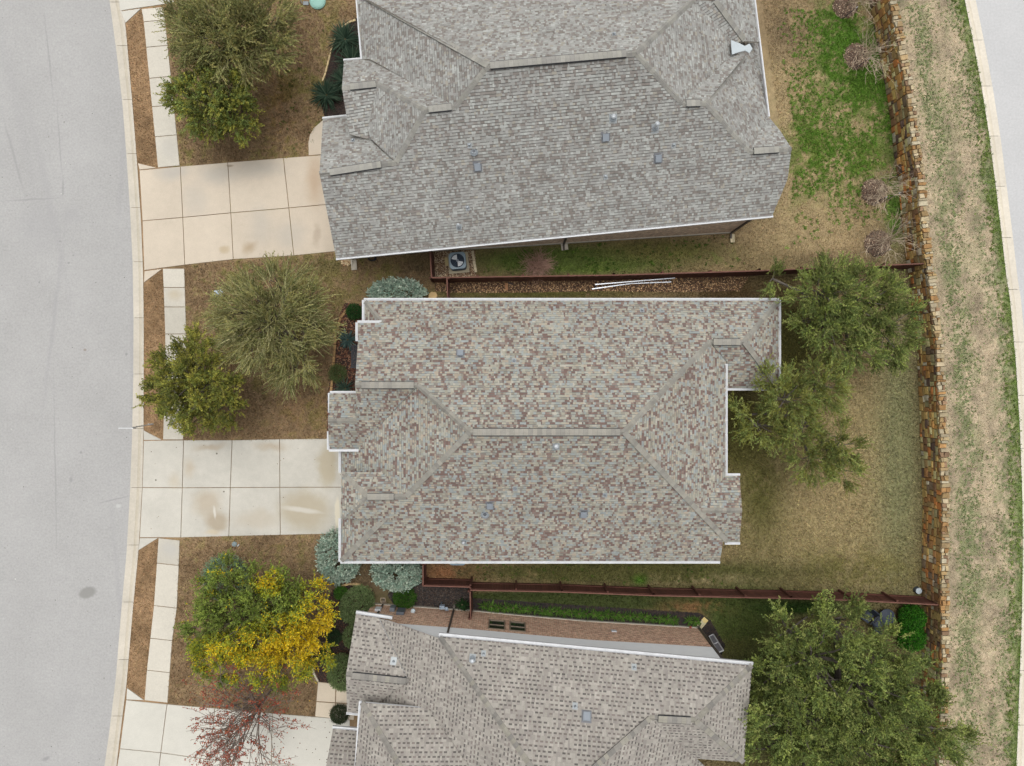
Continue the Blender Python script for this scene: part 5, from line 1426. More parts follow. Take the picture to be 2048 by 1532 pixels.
# back-garden trees
tree('spreading olive oak behind the centre house, against the stone wall', (1665, 650), [(1650, 590, 4.4, 1.5, 1.2), (1715, 600, 4.2, 1.6, 1.3), (1770, 655, 3.8, 1.5, 1.2), (1655, 650, 4.2, 1.4, 1.1), (1705, 690, 3.8, 1.2, 1.0), (1785, 715, 3.0, .8, .7), (1548, 556, 3.2, .55, .4), (1665, 550, 3.6, .9, .8), (1612, 640, 3.4, .9, .8), (1770, 595, 3.6, 1.0, .9)], 118, OAKG, 26, nsh=32, nleaf=18, L=(.42, .85), leaf=(.1, .044), outward=1.1, rnd=.5, spread=.65, trunk_r=.17, stem_col=A(150, 146, 96), bark=A(120, 112, 104), toned=.34, min_gap=.7)
tree('open olive oak beside the patio roof corner of the centre house', (1600, 835), [(1575, 800, 4.2, 1.3, 1.0), (1640, 770, 4.0, 1.25, 1.0), (1520, 850, 3.4, 1.0, .8), (1590, 860, 3.6, .95, .8), (1680, 895, 3.2, 1.05, .7), (1625, 915, 3.0, 1.0, .7), (1535, 770, 3.9, .7, .6), (1685, 940, 2.8, .85, .55), (1480, 830, 3.0, .5, .4)], 96, OAKG[:3] + OAKY[:2], 27, nsh=30, nleaf=18, L=(.42, .85), leaf=(.1, .044), outward=1.1, rnd=.5, spread=.65, trunk_r=.14, stem_col=A(156, 150, 96), bark=A(120, 112, 104), toned=.34, min_gap=.65)
tree('very large dense oak behind the lower house, overhanging the stone wall', (1660, 1370), [(1640, 1330, 5.4, 2.6, 2.0), (1730, 1380, 5.6, 2.6, 2.0), (1600, 1430, 5.0, 2.4, 1.9), (1700, 1480, 5.0, 2.6, 2.0), (1800, 1450, 4.8, 2.3, 1.8), (1590, 1270, 4.2, 1.7, 1.3), (1680, 1250, 4.4, 1.8, 1.4), (1770, 1310, 4.4, 1.8, 1.4), (1830, 1380, 4.0, 1.5, 1.2), (1560, 1360, 3.8, 1.6, 1.2), (1560, 1500, 3.8, 1.6, 1.2), (1880, 1470, 3.6, 1.4, 1.1), (1860, 1530, 4.0, 1.6, 1.2), (1620, 1560, 4.4, 2.0, 1.5), (1780, 1560, 4.6, 2.2, 1.6)], 175, OAKG, 28, nsh=50, nleaf=17, L=(.4, .8), leaf=(.11, .055), min_gap=1.15, cr=.95, trunk_r=.28, bark=A(110, 102, 94), stem_col=A(120, 120, 74), toned=.28)

def branches(label, base, tip, n1, seed, name='tree', cat='tree', rad=.07, bark=(.16, .12, .11), spread=1.8, depth=3, leaves=None, leafn=0, group=None, kids=4, ground=True, upb=.25, lenf=.55, hub=None, minr=.007):
    """bare tree: recursively forking twigs; leaves = palette of the few that still hang"""
    rng = np.random.default_rng(seed); rr = random.Random(seed)
    b = V3(*base, 0); e = empty(name, b, label, cat, group); tb = MB(); ends = []; tw = MB()
    tp = Vector(tip)
    def grow(p, d, L, r, lev):
        d = d.normalized(); mid = p + d * L * .5 + Vector((rr.gauss(0, .06) * L, rr.gauss(0, .06) * L, rr.gauss(0, .04) * L)); q = p + d * L + Vector((rr.gauss(0, .08) * L, rr.gauss(0, .08) * L, 0))
        (tb if lev == 0 else tw).tube([p, mid, q], [r, r * .8, r * .55], 5 if lev < 2 else 3, bark, cap=False)
        if lev >= depth: ends.append((mid, q)); return
        k = kids if lev else n1
        for i in range(k):
            t = rr.uniform(.35, 1.0); s = p.lerp(q, t) if t < .5 else mid.lerp(q, (t - .5) * 2)
            nd = d * 1.0 + Vector((rr.gauss(0, spread * .5), rr.gauss(0, spread * .5), rr.gauss(upb, .35)))
            grow(s, nd, L * rr.uniform(lenf * .8, lenf * 1.25), max(minr, r * .58), lev + 1)
    grow(b, tp - b, (tp - b).length, rad, 0)
    tb.build('trunk', bark_m, e); tw.build('branches', bark_m, e)
    if leafn:
        idx = rng.integers(0, len(ends), leafn)
        org = np.array([ends[i][0].lerp(ends[i][1], rr.random()) for i in idx]); d = unit(rng.normal(0, 1, (leafn, 3)))
        V, Fc, C = shoots_mesh(org, d, np.full(leafn, .06), 2, .08, .06, palette_fn(leaves, rng, leafn, np.zeros(leafn, int)), rng=rng, stem=False)
        np_obj('leaves', V, Fc, C, leaf_m, e)
    return e
RED = [A(150, 66, 56), A(124, 50, 48), A(168, 84, 66), A(110, 58, 50)]
branches('nearly bare tree with dark red leaves leaning over the lower driveway', (545, 1374), (P(545, 1374)[0] - .2, P(545, 1374)[1] - .35, 3.3), 26, 31, rad=.06, spread=1.2, depth=3, leaves=BR([A(164, 82, 62), A(146, 66, 54), A(176, 100, 72), A(120, 80, 56)], 1.25), leafn=3000, kids=4, bark=A(140, 126, 116), lenf=.66, upb=-.05, minr=.004)
branches('leafless reddish shrub against the rust fence behind the upper house', (1072, 533), (P(1072, 533)[0], P(1072, 533)[1], .35), 30, 32, 'shrub', 'shrub', .035, A(176, 142, 124), 2.2, 3, kids=4, lenf=1.1, upb=.12, minr=.008)
for i, ((x, y, r), lb) in enumerate(zip(SAPL, ('bare sapling in a mulch ring at the top edge of the upper back lawn', 'bare sapling in a mulch ring beside the brightest green grass', 'bare sapling in a mulch ring halfway along the upper stone wall', 'bare sapling in a mulch ring nearest the rust red fence'))):
    branches(lb, (x + 2, y + 1), (P(x + 22, y - 10, 1.3)[0], P(x + 22, y - 10, 1.3)[1], 1.35), 17, 40 + i, 'sapling', 'sapling', .032, A(196, 178, 154), 1.5, 3, group='saplings along the stone wall', kids=3, lenf=.7, upb=.1, minr=.009)
    lbm = ('dark mulch ring under the topmost sapling', 'dark mulch ring under the sapling by the green grass', 'dark mulch ring under the sapling halfway along the wall', 'dark mulch ring under the sapling nearest the fence')[i]
    mb = MB(); rr = random.Random(i); mb.prism([P(x + (r + rr.uniform(-5, 3)) * math.cos(a), y + (r + rr.uniform(-5, 3)) * math.sin(a))[:2] for a in np.linspace(0, 6.283, 30)[:-1]], -.03, .02, inset=.06)
    o = mb.build('mulch_ring', mat('mulch_mound', A(112, 94, 80), var=.3, fine=.35, fscale=25, bump=.7, bscale=20)); tag(o, lbm, 'mulch', 'mulch rings')
    pebbles('mulch', circ(x, y, r + 1), 420, (.015, .045), MUL_B + [A(170, 144, 120), A(130, 108, 90), A(206, 184, 156)], 'wood chips on the ' + lbm[5:], 'mulch', .02)
    for j, (dx, dy, a) in enumerate(((-6, 26, -.5), (30, -24, -.6), (20, 18, -.4))):
        if i == 1 and j == 1 or i == 0 and j == 1: continue
        if j == 2 and i != 2: continue
        p = V3(x + dx, y + dy, 0); q = p + Vector((.42, .22, .75)) if j != 1 else p + Vector((.45, .3, .8))
        st = empty('stake', p, ('lower', 'upper', 'side')[j] + ' black stake with white tip at the ' + ('topmost sapling', 'sapling by the green grass', 'sapling halfway along the wall', 'sapling nearest the fence')[i], 'stake', 'sapling stakes')
        mb = MB(); mb.tube([p, q], [.02, .02], 6); mb.build('rod', dark_m, st)
        mb = MB(); mb.tube([q, q + (q - p).normalized() * .1], [.03, .02], 6); mb.build('tip', white_m, st)

def shrub(label, px, py, r, h, pal, seed, n=900, L=(.18, .34), leaf=(.07, .04), nleaf=9, cat='shrub', name='shrub', ell=(1, 1), ang=0, group=None, dome=True, rnd=.35, up=.35, field=None, stem_col=(.2, .18, .12)):
    rng = np.random.default_rng(seed); b = V3(px, py, 0); e = empty(name, b, label, cat, group)
    d = unit(rng.normal(0, 1, (n * 2, 3))); d = d[d[:, 2] > -.15][:n]
    m = len(d); f = rng.uniform(.72, 1.0, m)
    ca, sa = math.cos(R(ang)), math.sin(R(ang))
    x = d[:, 0] * r * ell[0]; y = d[:, 1] * r * ell[1]
    org = np.stack([b.x + (x * ca - y * sa) * f, b.y + (x * sa + y * ca) * f, h * .38 + d[:, 2] * h * .55 * f], -1)
    ctone = rng.uniform(.85, 1.15, 40); cid = rng.integers(0, 40, m)
    dirs = unit(d + np.array([0, 0, up]) + rng.normal(0, rnd, (m, 3)))
    V, Fc, C = shoots_mesh(org, dirs, rng.uniform(*L, m), nleaf, leaf[0], leaf[1], palette_fn(pal, rng, m, cid, tone_by_clump=ctone, field=field), .05, True, stem_col, .8, rng, stem_w=.006)
    np_obj('foliage', V, Fc, C, leaf_m, e)
    mb = MB(); mb.tube([b, b + Vector((0, 0, h * .4))], [.05, .03], 6, A(90, 76, 62))
    for k in range(7):
        a = k * .9; mb.tube([b + Vector((0, 0, h * .12)), b + Vector((math.cos(a) * r * .5, math.sin(a) * r * .5, h * .55))], [.025, .01], 4, A(90, 76, 62))
    mb.build('stems', bark_m, e)
    return e
SAGE = BR([A(166, 182, 164), A(148, 168, 152), A(184, 196, 180), A(134, 158, 142)], 1.3)
shrub('silver-green shrub beside the upper left eave of the centre house', 797, 588, .95, .85, SAGE, 51, 700, leaf=(.12, .07), ell=(1.5, .62), L=(.2, .36))
shrub('large silver-green shrub at the driveway corner of the centre house', 682, 1107, 1.12, 1.1, SAGE, 52, 1000, leaf=(.12, .07), L=(.22, .42), ell=(.9, 1.15))
shrub('silver-green shrub under the lower gutter of the centre house', 798, 1138, 1.05, 1.0, SAGE, 53, 900, leaf=(.12, .07), L=(.22, .4), ell=(1.15, .8))
shrub('blue-green shrub half hidden under the green and gold tree', 458, 1152, 1.15, 1.0, BR([A(122, 150, 118), A(104, 134, 100), A(138, 164, 134)], 1.4), 54, 1300, leaf=(.06, .035))
HEDGE = BR([A(112, 132, 84), A(98, 118, 72), A(130, 148, 98), A(84, 104, 62)], 1.35)
shrub('large clipped round hedge beside the lower house porch gutter', 718, 1203, .95, 1.2, HEDGE, 55, 3000, L=(.06, .12), leaf=(.05, .03), nleaf=6, ell=(.9, 1.15), ang=-30, rnd=.5, name='hedge', cat='hedge')
shrub('clipped round hedge beside the front walk of the lower house', 688, 1338, .78, 1.0, HEDGE, 56, 2400, L=(.06, .12), leaf=(.05, .03), nleaf=6, ell=(1, 1.25), rnd=.5, name='hedge', cat='hedge')
shrub('clipped hedge half hidden by the lower house roof edge', 712, 1268, .6, .9, HEDGE, 57, 1500, L=(.06, .12), leaf=(.05, .03), nleaf=6, name='hedge', cat='hedge')
shrub('dark clipped shrub by the lower house front door', 682, 1422, .46, .8, [A(66, 80, 56), A(54, 68, 46), A(80, 92, 62)], 58, 1100, L=(.06, .13), leaf=(.05, .03), nleaf=6)
shrub('bright green round shrub against the brick wall of the lower house', 811, 1192, .56, .8, [A(64, 110, 30), A(50, 92, 24), A(84, 128, 40)], 59, 1500, L=(.07, .15), leaf=(.05, .03), nleaf=6)
shrub('small dark green shrub in the mulch left of the porch hedge', 670, 1272, .34, .4, [A(60, 86, 56), A(74, 100, 66)], 60, 500, L=(.08, .16), leaf=(.05, .03))
shrub('small green shrub near the walk in the dark mulch', 655, 1308, .3, .35, [A(60, 86, 48), A(74, 100, 56)], 61, 400, L=(.08, .16), leaf=(.05, .03))
shrub('small bright green plant at the top of the dark mulch bed', 684, 1183, .28, .35, [A(90, 140, 50), A(72, 120, 40)], 62, 300, L=(.1, .2), leaf=(.07, .03))
shrub('small deep green shrub at the upper left corner of the centre house', 710, 624, .36, .4, [A(50, 96, 44), A(40, 80, 36), A(66, 112, 54)], 63, 500, L=(.08, .18), leaf=(.05, .03))
shrub('round grassy plant below the bench of the centre house', 677, 747, .36, .45, [A(112, 138, 76), A(96, 124, 66), A(130, 152, 90)], 64, 500, L=(.15, .28), leaf=(.06, .014), nleaf=8)
for k, (x, y, r) in enumerate(((1829, 1238, .62), (1827, 1277, .66))):
    shrub(('bright green bush nearer the fence at the stone wall', 'bright green bush further from the fence at the stone wall')[k], x - 14, y - 8, r, 1.0, [A(60, 128, 28), A(44, 106, 20), A(84, 150, 40)], 65 + k, 1500, L=(.08, .18), leaf=(.075, .045), nleaf=6, group='bushes by the stone wall')

def rosette(label, px, py, r, h, n, pal, seed, name='yucca', cat='yucca', wd=.028, group=None, upr=(.15, 1.1), zc=.15):
    """spiky plant: long tapering leaves from one crown"""
    rng = random.Random(seed); b = V3(px, py, 0); mb = MB()
    for i in range(n):
        a = rng.uniform(0, 6.283); el = rng.uniform(*upr); L = r * rng.uniform(.75, 1.1)
        d = Vector((math.cos(a) * math.cos(el), math.sin(a) * math.cos(el), math.sin(el))); s = Vector((-math.sin(a), math.cos(a), 0)); c = rng.choice(pal); k = rng.uniform(.75, 1.25); c = tuple(v * k for v in c)
        vv = []
        for t, wv in ((0, .6), (.35, 1.0), (.7, .7), (1.0, .08)):
            p = b + Vector((0, 0, zc)) + d * (L * t) * (1.0) - Vector((0, 0, L * .25 * t * t))
            p.z = max(p.z, .03)
            vv += [p + s * wd * wv, p + Vector((0, 0, -.012)), p - s * wd * wv]
        ff = []
        for j in range(3):
            q = j * 3; ff += [(q, q + 1, q + 4, q + 3), (q + 1, q + 2, q + 5, q + 4)]
        mb.add(vv, ff, c)
    e = empty(name, b, label, cat, group); mb.build('leaves', leaf_m, e)
    m2 = MB(); m2.lathe(b, [(.09, 0), (.1, zc), (.04, zc + .08)], 8, A(96, 92, 66)); m2.build('stem', bark_m, e)
    return e
YUC = [A(76, 100, 80), A(62, 86, 70), A(92, 114, 92)]
rosette('spiky dark green plant just inside the curved stone edging', 692, 82, 1.15, .9, 170, YUC, 71, group='spiky plants by the upper house')
rosette('spiky dark green plant beside the west gutter of the upper house', 706, 128, 1.2, .9, 170, YUC, 72, group='spiky plants by the upper house')
rosette('spiky dark green plant under the upper house second gable corner', 690, 165, 1.0, .9, 140, YUC, 73, group='spiky plants by the upper house')
rosette('largest spiky dark green plant, nearest the curved walk', 655, 193, 1.1, .9, 190, YUC, 74, group='spiky plants by the upper house')
BLU = [A(96, 124, 118), A(80, 108, 104), A(116, 140, 130)]
rosette('blue-grey spiky plant above the bench of the centre house', 697, 680, .72, .5, 60, BLU, 75, wd=.035, group='spiky plants by the centre house')
rosette('spiky green plant below the bench, by the porch gutter', 692, 777, .85, .5, 60, [A(76, 100, 86), A(92, 114, 96)], 76, wd=.03, group='spiky plants by the centre house')
rosette('dark grassy plant beside the fence panel at the brick wall', 925, 1207, .55, .5, 80, [A(46, 76, 40), A(58, 90, 50)], 77, wd=.02, name='grassy_plant', cat='plant')
for i in range(30):
    x = 968 + i * 14.6; y = 1212 + (x - 968) * .068 + random.uniform(-2, 2)
    if 1352 < x < 1374: continue
    ORD = 'first second third fourth fifth sixth seventh eighth ninth tenth eleventh twelfth thirteenth fourteenth fifteenth'.split()
    pos = (ORD[i] + ' grassy green clump from the fence panel along the brick wall') if i < 15 else (ORD[29 - i] + ' grassy green clump from the back corner along the brick wall')
    _ = ('leftmost grassy green clump of the row along the brick wall' if i == 0 else 'rightmost grassy green clump of the row, at the mulch corner' if i == 29 else 'grassy green clump inside the long row along the brick wall')
    rosette(pos, x, y, .42, .4, 56, [A(104, 148, 60), A(88, 130, 50), A(124, 164, 72)], 100 + i, 'liriope_clump', 'plant', .016, 'grassy clumps along the brick wall', (.2, 1.3), .06)
for i, (x, y) in enumerate(((938, 1153), (1278, 1163), (1058, 1140), (1110, 523), (1310, 600), (805, 577))):
    pass

# ------------------------------------------------------------------ small things
def thing(name, label, cat, px, py, z=0.0, group=None):
    return empty(name, V3(px, py, z), label, cat, group)
def rbox_poly(cx, cy, a, b, r, ang, n=5):
    out = []
    for (sx, sy, st) in ((1, 1, 0), (-1, 1, 90), (-1, -1, 180), (1, -1, 270)):
        for k in range(n):
            t = R(st + 90 * k / (n - 1)); x = sx * (a - r) + r * math.cos(t); y = sy * (b - r) + r * math.sin(t)
            out.append((cx + x * math.cos(ang) - y * math.sin(ang), cy + x * math.sin(ang) + y * math.cos(ang)))
    return out
def condenser(label, px, py, ang):
    e = thing('air_conditioner', label, 'air conditioner', px, py, 0, None); c = wloc(e)
    teal = A(128, 148, 160)
    mb = MB(); mb.prism(rbox_poly(c.x, c.y, .56, .56, .03, ang), -.02, .08); mb.build('pad', mat('condenser_pad', A(196, 186, 160), var=.1), e)
    mb = MB(); mb.prism(rbox_poly(c.x, c.y, .42, .42, .16, ang), .08, .76)
    for k in range(9):
        mb.prism(rbox_poly(c.x, c.y, .435, .435, .165, ang), .12 + k * .07, .145 + k * .07)
    mb.build('louvered_body', mat('condenser_body', A(70, 84, 96), rough=.5, var=.05), e)
    mb = MB(); mb.prism(rbox_poly(c.x, c.y, .46, .46, .19, ang, 8), .74, .8, inset=.04); mb.build('top_plate', mat('condenser_rim', teal, rough=.45, var=.04, spec=.4), e)
    mb = MB(); mb.lathe(c + Vector((0, 0, .795)), [(.37, 0), (.365, .03), (.35, .035), (.345, .012)], 32); mb.build('fan_well', mat('fan_well_dark', A(40, 52, 68), var=.05), e)
    for k in range(2):
        mb = MB(); a0 = ang + 2.2 + k * math.pi; pts = []
        for t in np.linspace(-.62, .62, 7): pts.append(c + Vector((math.cos(a0 + t) * .32, math.sin(a0 + t) * .32, .82 + .008 * t)))
        q = [c + Vector((math.cos(a0 - .4) * .05, math.sin(a0 - .4) * .05, .816)), c + Vector((math.cos(a0 + .4) * .05, math.sin(a0 + .4) * .05, .82))]
        bot = [p - Vector((0, 0, .008)) for p in [q[0]] + pts + [q[1]]]
        mb.add([q[0]] + pts + [q[1]] + bot, [tuple(range(9))] + [(k2, 9 + k2, 9 + (k2 + 1) % 9, (k2 + 1) % 9) for k2 in range(9)]); mb.build('fan_blade', mat('fan_blade_grey', A(232, 236, 240), rough=.4, var=.03), e)
    mb = MB(); mb.lathe(c + Vector((0, 0, .81)), [(.07, 0), (.07, .03), (.02, .04)], 14); mb.build('fan_hub', mat('fan_hub_grey', A(170, 178, 188), rough=.4), e)
    mb = MB()
    for r in (.1, .17, .24, .3):
        mb.tube([c + Vector((r * math.cos(t), r * math.sin(t), .855)) for t in np.linspace(0, 6.283, 25)], .003, 4, cap=False)
    for k in range(8): mb.tube([c + Vector((0, 0, .86)), c + Vector((.36 * math.cos(k * .785 + ang), .36 * math.sin(k * .785 + ang), .83))], .003, 4)
    mb.build('fan_guard', mat('guard_wire', A(96, 108, 120)), e)
    return e
condenser('blue-grey air conditioner in the pebbled fence corner of the upper house', 917, 526, .09)
condenser('blue-grey air conditioner mostly hidden under the lower gutter of the centre house', 917, 1107, 0)
def boxthing(name, label, cat, px, py, size, ang, col, z=0.0, group=None, trough=True, m=None):
    e = thing(name, label, cat, px, py, z, group); c = wloc(e); d = Vector((math.cos(ang), math.sin(ang), 0)); nr = Vector((-d.y, d.x, 0)); up = Vector((0, 0, 1))
    mm = m or mat('cast_%d' % int(sum(col) * 900), col, var=.12, fine=.1)
    mb = MB(); mb.box(c + up * size[2] * .3, (size[0], size[1], size[2] * .6), (d, nr, up)); mb.build('base', mm, e)
    if trough:
        for s_ in (-1, 1):
            mb = MB(); mb.box(c + nr * (size[1] / 2 - .03) * s_ + up * size[2] * .8, (size[0], .06, size[2] * .4), (d, nr, up)); mb.build('side_lip', mm, e)
        mb = MB(); mb.box(c - d * (size[0] / 2 - .03) + up * size[2] * .8, (.06, size[1] - .13, size[2] * .4), (d, nr, up)); mb.build('end_lip', mm, e)
    return e
cs = A(214, 206, 190)
boxthing('splash_block', 'pale splash block at the lower left corner of the upper house', 'splash block', 708.5, 530, (.55, .3, .1), R(-86), cs)
boxthing('splash_block', 'pale splash block midway along the brick side of the upper house', 'splash block', 1129, 494, (.34, .36, .08), R(-82), cs)
boxthing('splash_block', 'narrow pale splash block at the lower right corner of the upper house', 'splash block', 1464, 477, (.45, .22, .09), R(-88), A(224, 210, 176))
boxthing('splash_block', 'grey splash block at the lower house back corner', 'splash block', 1402.5, 1248, (.42, .3, .09), R(48), A(206, 196, 160))
boxthing('stone_block', 'yellow block beyond the splash block at the lower house back corner', 'stone', 1409, 1240, (.3, .24, .12), R(-42), A(226, 204, 140), trough=False)
boxthing('stone_block', 'tan block in the pebbles left of the upper air conditioner', 'stone', 893, 523.5, (.16, .46, .12), R(6), A(206, 188, 138), trough=False)
boxthing('wood_block', 'brown timber offcut lying on the pebbles by the upper fence', 'timber', 1013, 573, (.14, .38, .1), R(3), A(190, 140, 100), trough=False)
boxthing('wood_block', 'dark timber offcut beside the brown one on the pebbles', 'timber', 1021, 567, (.3, .1, .08), R(-20), A(80, 70, 66), trough=False)
for i, (x, y, s) in enumerate(((847, 582, .3), (866, 592, .38))):
    rr = random.Random(80 + i); mb = MB(); c = V3(x, y)
    mb.prism([(c.x + s * rr.uniform(.6, .9) * math.cos(a), c.y + s * rr.uniform(.6, .9) * math.sin(a)) for a in np.linspace(0, 6.283, 8)[:-1]], -.02, .1, inset=.12)
    tag(mb.build('flagstone', mat('flagstone_tan', A(206, 176, 126), var=.15, fine=.12)), ('smaller tan flagstone touching the silver-green shrub', 'larger tan flagstone between silver-green shrub and gate panel')[i], 'stone', 'flagstones by the gate panel')
# stone edging strips
def edging(label, pts, wd, col, n_per=.32):
    e = thing('stone_edging', label, 'edging', *pts[len(pts) // 2]); w3 = [V3(x, y) for x, y in pts]; rr = random.Random(len(pts))
    for a, b in zip(w3[:-1], w3[1:]):
        L = (b - a).length; k = max(1, round(L / n_per))
        for i in range(k):
            mb = MB(); p = a.lerp(b, i / k + .02); q = a.lerp(b, (i + 1) / k - .02); up = Vector((0, 0, .04)); kk = rr.uniform(.8, 1.12)
            mb.bar(p + up, q + up, wd * rr.uniform(.85, 1.15), .12 + rr.uniform(0, .03), col=tuple(v * kk for v in col)); mb.build('edging_stone', stone_mat, e)
edging('thin tan stone edging curving round the spiky plants', [(712, 41), (698, 46), (682, 58), (672, 75), (664, 98), (658, 122), (652, 146), (646, 163)], .09, A(220, 196, 150))
edging('tan stone edging half hidden by tree before the centre house bed', [(698, 616), (682, 635), (671, 668), (670, 700), (668, 725), (665, 760), (662, 785)], .13, A(186, 150, 104))
edging('tan stone edging round the dark mulch of the lower house', [(745, 1180), (722, 1169), (700, 1167), (683, 1171)], .12, A(206, 176, 130))
edging('pale stone edging at the lower house bed near the front walk', [(626, 1285), (623, 1318), (628, 1345), (637, 1362)], .1, A(216, 206, 186))
edging('pale stone border closing the pebble corner by the upper air conditioner', [(945, 502), (948, 522), (952, 545)], .13, A(222, 208, 176), .7)
# bench
e = thing('bench', 'black slatted bench against the front wall of the centre house', 'bench', 714, 714); c = wloc(e)
iron = mat('black_iron', A(58, 62, 70), rough=.5, var=.05)
for k in range(6):
    mb = MB(); mb.box(c + Vector((-.2 + k * .065, 0, .42)), (.042, 1.2, .025)); mb.build('seat_slat', iron, e)
for k in range(4):
    mb = MB(); mb.box(c + Vector((.2 + k * .02, 0, .5 + k * .085)), (.022, 1.2, .05)); mb.build('back_slat', iron, e)
for sy in (-1, 1):
    for sx in (-.2, .2):
        mb = MB(); mb.box(c + Vector((sx, sy * .55, .21)), (.05, .05, .42)); mb.build('leg', iron, e)
    mb = MB(); mb.box(c + Vector((0, sy * .585, .62)), (.46, .05, .03)); mb.build('armrest', iron, e)
# aluminium ladder lying along the fence
e = thing('ladder', 'long aluminium ladder lying on edge along the rust red fence', 'ladder', 1270, 562); alu = mat('aluminium', A(206, 210, 216), rough=.35, metal=.6, var=.05)
ra = [V3(1190, 569, .42), V3(1265, 563, .43), V3(1350, 556, .45)]; rb = [V3(1184, 578, .06), V3(1262, 567, .06), V3(1342, 564, .06)]
for rl in (ra, rb):
    for p, q in zip(rl[:-1], rl[1:]):
        mb = MB(); mb.bar(p, q, .05, .08); mb.build('rail', alu, e)
for k in range(13):
    t = (k + .5) / 13 * 2; i = min(1, int(t)); p = ra[i].lerp(ra[i + 1], t - i); q = rb[i].lerp(rb[i + 1], t - i); mb = MB(); mb.tube([p, q], .016, 6); mb.build('rung', alu, e)
# black hose coil, pebble pile, utility covers, posts
e = thing('hose_coil', 'black coiled hose against the lower wall of the upper house', 'hose', 745, 517); c = wloc(e)
for k in range(4):
    mb = MB(); mb.tube([c + Vector(((.22 - .012 * k) * math.cos(t), .14 * math.sin(t), .05 + k * .045)) for t in np.linspace(0, 6.283, 20)], .026, 6, cap=False); mb.build('hose_loop', dark_m, e)
pebbles('rock_pile', circ(693, 521, 11), 420, (.04, .08), [A(216, 190, 150), A(190, 160, 120), A(226, 206, 170), A(160, 124, 92)], 'small heap of tan rocks under the lower left eave corner', 'rocks', .02, flat=.9)
e = thing('meter_cover', 'pale blue-white utility cover on the lawn left of the feathery oak', 'utility cover', 437, 587); c = wloc(e)
mb = MB(); mb.prism(rbox_poly(c.x, c.y, .25, .2, .08, .2), -.02, .05, inset=.06); mb.build('rim', mat('cover_white', A(206, 218, 228), var=.2, scale=8), e)
mb = MB(); mb.prism(rbox_poly(c.x, c.y, .16, .12, .04, .2), .04, .065); mb.build('lid', mat('cover_lid', A(176, 190, 202), var=.2, scale=9), e)
e = thing('electric_pedestal', 'round teal utility pedestal on the upper front lawn', 'utility box', 636, 4); c = wloc(e)
tl = mat('teal_paint', A(146, 190, 176), rough=.5, var=.06)
mb = MB(); mb.lathe(c, [(.42, 0), (.44, .05), (.44, .1)], 24); mb.build('base', tl, e)
mb = MB(); mb.lathe(c + Vector((0, 0, .1)), [(.4, 0), (.4, .04), (.3, .08), (.02, .1)], 24); mb.build('lid', mat('teal_lid', A(150, 196, 184), rough=.5, var=.05), e)
e = thing('marker_post', 'short white marker beside the teal pedestal', 'post', 604, 6); c = wloc(e)
mb = MB(); mb.tube([c, c + Vector((-.02, .1, .6))], .03, 8); mb.build('shaft', white_m, e); mb = MB(); mb.box(c + Vector((.22, -.03, .03)), (.3, .2, .05)); mb.build('foot_plate', mat('plate_grey', A(150, 158, 162)), e)
e = thing('tap_box', 'small blue-grey meter lid with white rod on the lower front lawn', 'utility cover', 469, 1088); c = wloc(e)
mb = MB(); mb.lathe(c, [(.14, -.01), (.14, .04), (.1, .06)], 14); mb.build('lid', mat('lid_bluegrey', A(142, 156, 158), var=.1), e); mb = MB(); mb.tube([c + Vector((.18, -.12, .03)), c + Vector((.28, .0, .1))], .03, 8); mb.build('rod', white_m, e)
e = thing('round_lid', 'round pale lid standing at the fence end by the stone wall', 'utility cover', 1832, 1179); c = wloc(e)
mb = MB(); mb.lathe(c, [(.17, -.02), (.18, .22), (.175, .26)], 20); mb.build('drum', mat('drum_grey', A(96, 104, 110)), e); mb = MB(); mb.lathe(c + Vector((0, 0, .26)), [(.165, 0), (.165, .03), (.13, .045)], 20); mb.build('lid', mat('pale_lid', A(196, 208, 214), var=.12, scale=9), e)
# street sign by the kerb, seen almost from above
e = thing('street_sign', 'slim white street sign on a post at the kerb by the dense olive oak', 'sign', 306, 848); c = wloc(e)
mb = MB(); mb.tube([c, c + Vector((.02, -.06, 2.2))], .032, 8); mb.build('post', mat('galv_post', A(190, 190, 186), rough=.5), e)
mb = MB(); mb.tube([c, c + Vector((0, 0, .5))], .045, 8); mb.build('post_sleeve', white_m, e)
mb = MB(); mb.box(c + Vector((-.22, -.08, 2.2)), (.75, .035, .3)); mb.build('sign_panel', white_m, e)
# gas meter and chair frame beside the brick wall
e = thing('gas_meter', 'grey gas meter with pipes at the brick wall of the lower house', 'gas meter', 887, 1205); c = wloc(e); gm = mat('meter_grey', A(150, 164, 178), rough=.5, var=.05)
mb = MB(); mb.box(c + Vector((0, 0, .75)), (.26, .18, .3)); mb.build('meter_body', gm, e)
mb = MB(); mb.tube([c + Vector((-.1, 0, 0)), c + Vector((-.1, 0, .6)), c + Vector((-.1, 0, .9))], .03, 6); mb.build('pipe', gm, e)
mb = MB(); mb.tube([c + Vector((.1, 0, .9)), c + Vector((.3, -.1, .95)), c + Vector((.32, -.22, .7))], .03, 6); mb.build('pipe', gm, e)
mb = MB(); mb.lathe(c + Vector((.25, -.05, .9)), [(.03, 0), (.1, .02), (.1, .06), (.03, .1)], 12); mb.build('regulator', gm, e)
e = thing('folding_chair', 'small folded tan chair frame leaning at the lower house corner', 'chair', 769, 1198); c = wloc(e); tf = mat('tan_frame', A(186, 168, 146), rough=.6)
for sx in (-.13, .13):
    mb = MB(); mb.tube([c + Vector((sx * 1.1, -.3, .02)), c + Vector((sx, .02, .45)), c + Vector((sx * .9, .2, .5))], .02, 6); mb.build('side_rail', tf, e)
for k, (y, z) in enumerate(((.2, .5), (.02, .45), (-.14, .24))):
    mb = MB(); mb.tube([c + Vector((-.13, y, z)), c + Vector((.13, y, z))], .018, 6); mb.build('crossbar', tf, e)
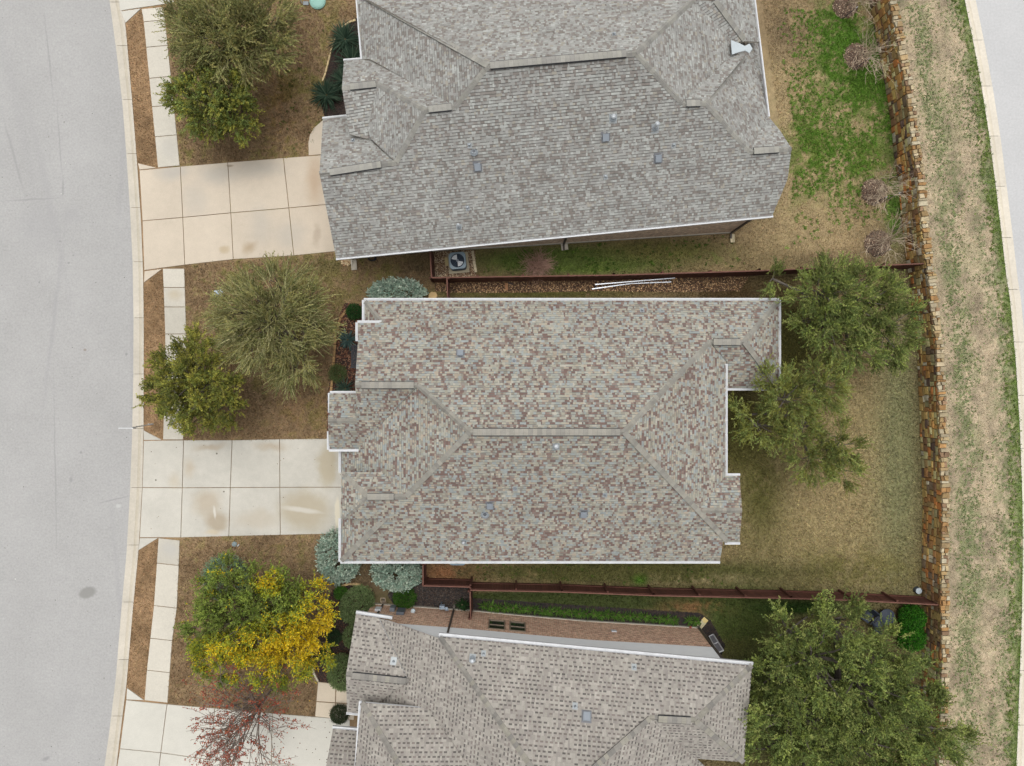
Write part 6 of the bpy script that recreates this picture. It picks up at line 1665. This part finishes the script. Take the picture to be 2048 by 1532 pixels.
# metal screen panel leaning at the back corner of the lower house
e = thing('screen_panel', 'white framed screen panel leaning at the back corner of the lower house', 'panel', 1432, 1288); sc = mat('screen_mesh', A(150, 150, 158), rough=.5, var=.15, scale=6)
q = [V3(1411, 1270, .9), V3(1415, 1267, .9), V3(1440, 1298, 3.4), V3(1432, 1302, 3.4)]
q = [V3(1412, 1271, 1.6), V3(1418, 1268, 1.6), V3(1436, 1293, 3.2), V3(1427, 1296, 3.2)]
q = [Vector((*V3(1418, 1272)[:2], .05)), Vector((*V3(1426, 1268)[:2], .05)), Vector((*V3(1424, 1272)[:2], 2.1)), Vector((*V3(1414, 1276)[:2], 2.1))]
for i in range(4):
    mb = MB(); mb.bar(q[i], q[(i + 1) % 4], .05, .04); mb.build('frame_bar', white_m, e)
mb = MB(); mb.bar((q[0] + q[3]) / 2, (q[1] + q[2]) / 2, .04, .03); mb.build('frame_bar', white_m, e)
mb = MB(); mb.add(q, [(0, 1, 2, 3)]); mb.build('mesh', sc, e)
# dark patio chairs under the big oak
cm = mat('navy_sling', A(54, 62, 76), rough=.6, var=.08)
for i, (x, y, a, lb) in enumerate(((1727, 1228, .9, 'left dark patio chair under the edge of the large oak'), (1750, 1240, -2.2, 'middle dark patio chair under the edge of the large oak'))):
    e = thing('patio_chair', lb, 'chair', x, y, 0, 'dark patio chairs'); c = wloc(e); d = Vector((math.cos(a), math.sin(a), 0)); nr = Vector((-d.y, d.x, 0)); up = Vector((0, 0, 1))
    mb = MB(); mb.box(c + up * .4, (.55, .55, .04), (d, nr, up)); mb.build('seat', cm, e)
    mb = MB(); bk = (d * .35 + up * .94).normalized(); mb.box(c + d * .36 + up * .68, (.04, .55, .6), (nr.cross(bk), nr, bk)); mb.build('backrest', cm, e)
    for sx in (-1, 1):
        for sy in (-1, 1):
            mb = MB(); mb.tube([c + d * .24 * sx + nr * .25 * sy, c + d * .24 * sx + nr * .25 * sy + up * .4], .02, 6); mb.build('leg', dark_m, e)
        mb = MB(); mb.box(c + nr * .28 * sx + up * .6, (.5, .05, .03), (d, nr, up)); mb.build('armrest', dark_m, e)
e = thing('fire_bowl', 'dark round covered bowl table beside the patio chairs', 'table', 1766, 1229); c = wloc(e)
mb = MB(); mb.lathe(c, [(.2, 0), (.22, .25), (.44, .4)], 20); mb.build('bowl', dark_m, e); mb = MB(); mb.lathe(c + Vector((0, 0, .4)), [(.44, 0), (.44, .04), (.25, .1), (.03, .12)], 20); mb.build('cover', cm, e)
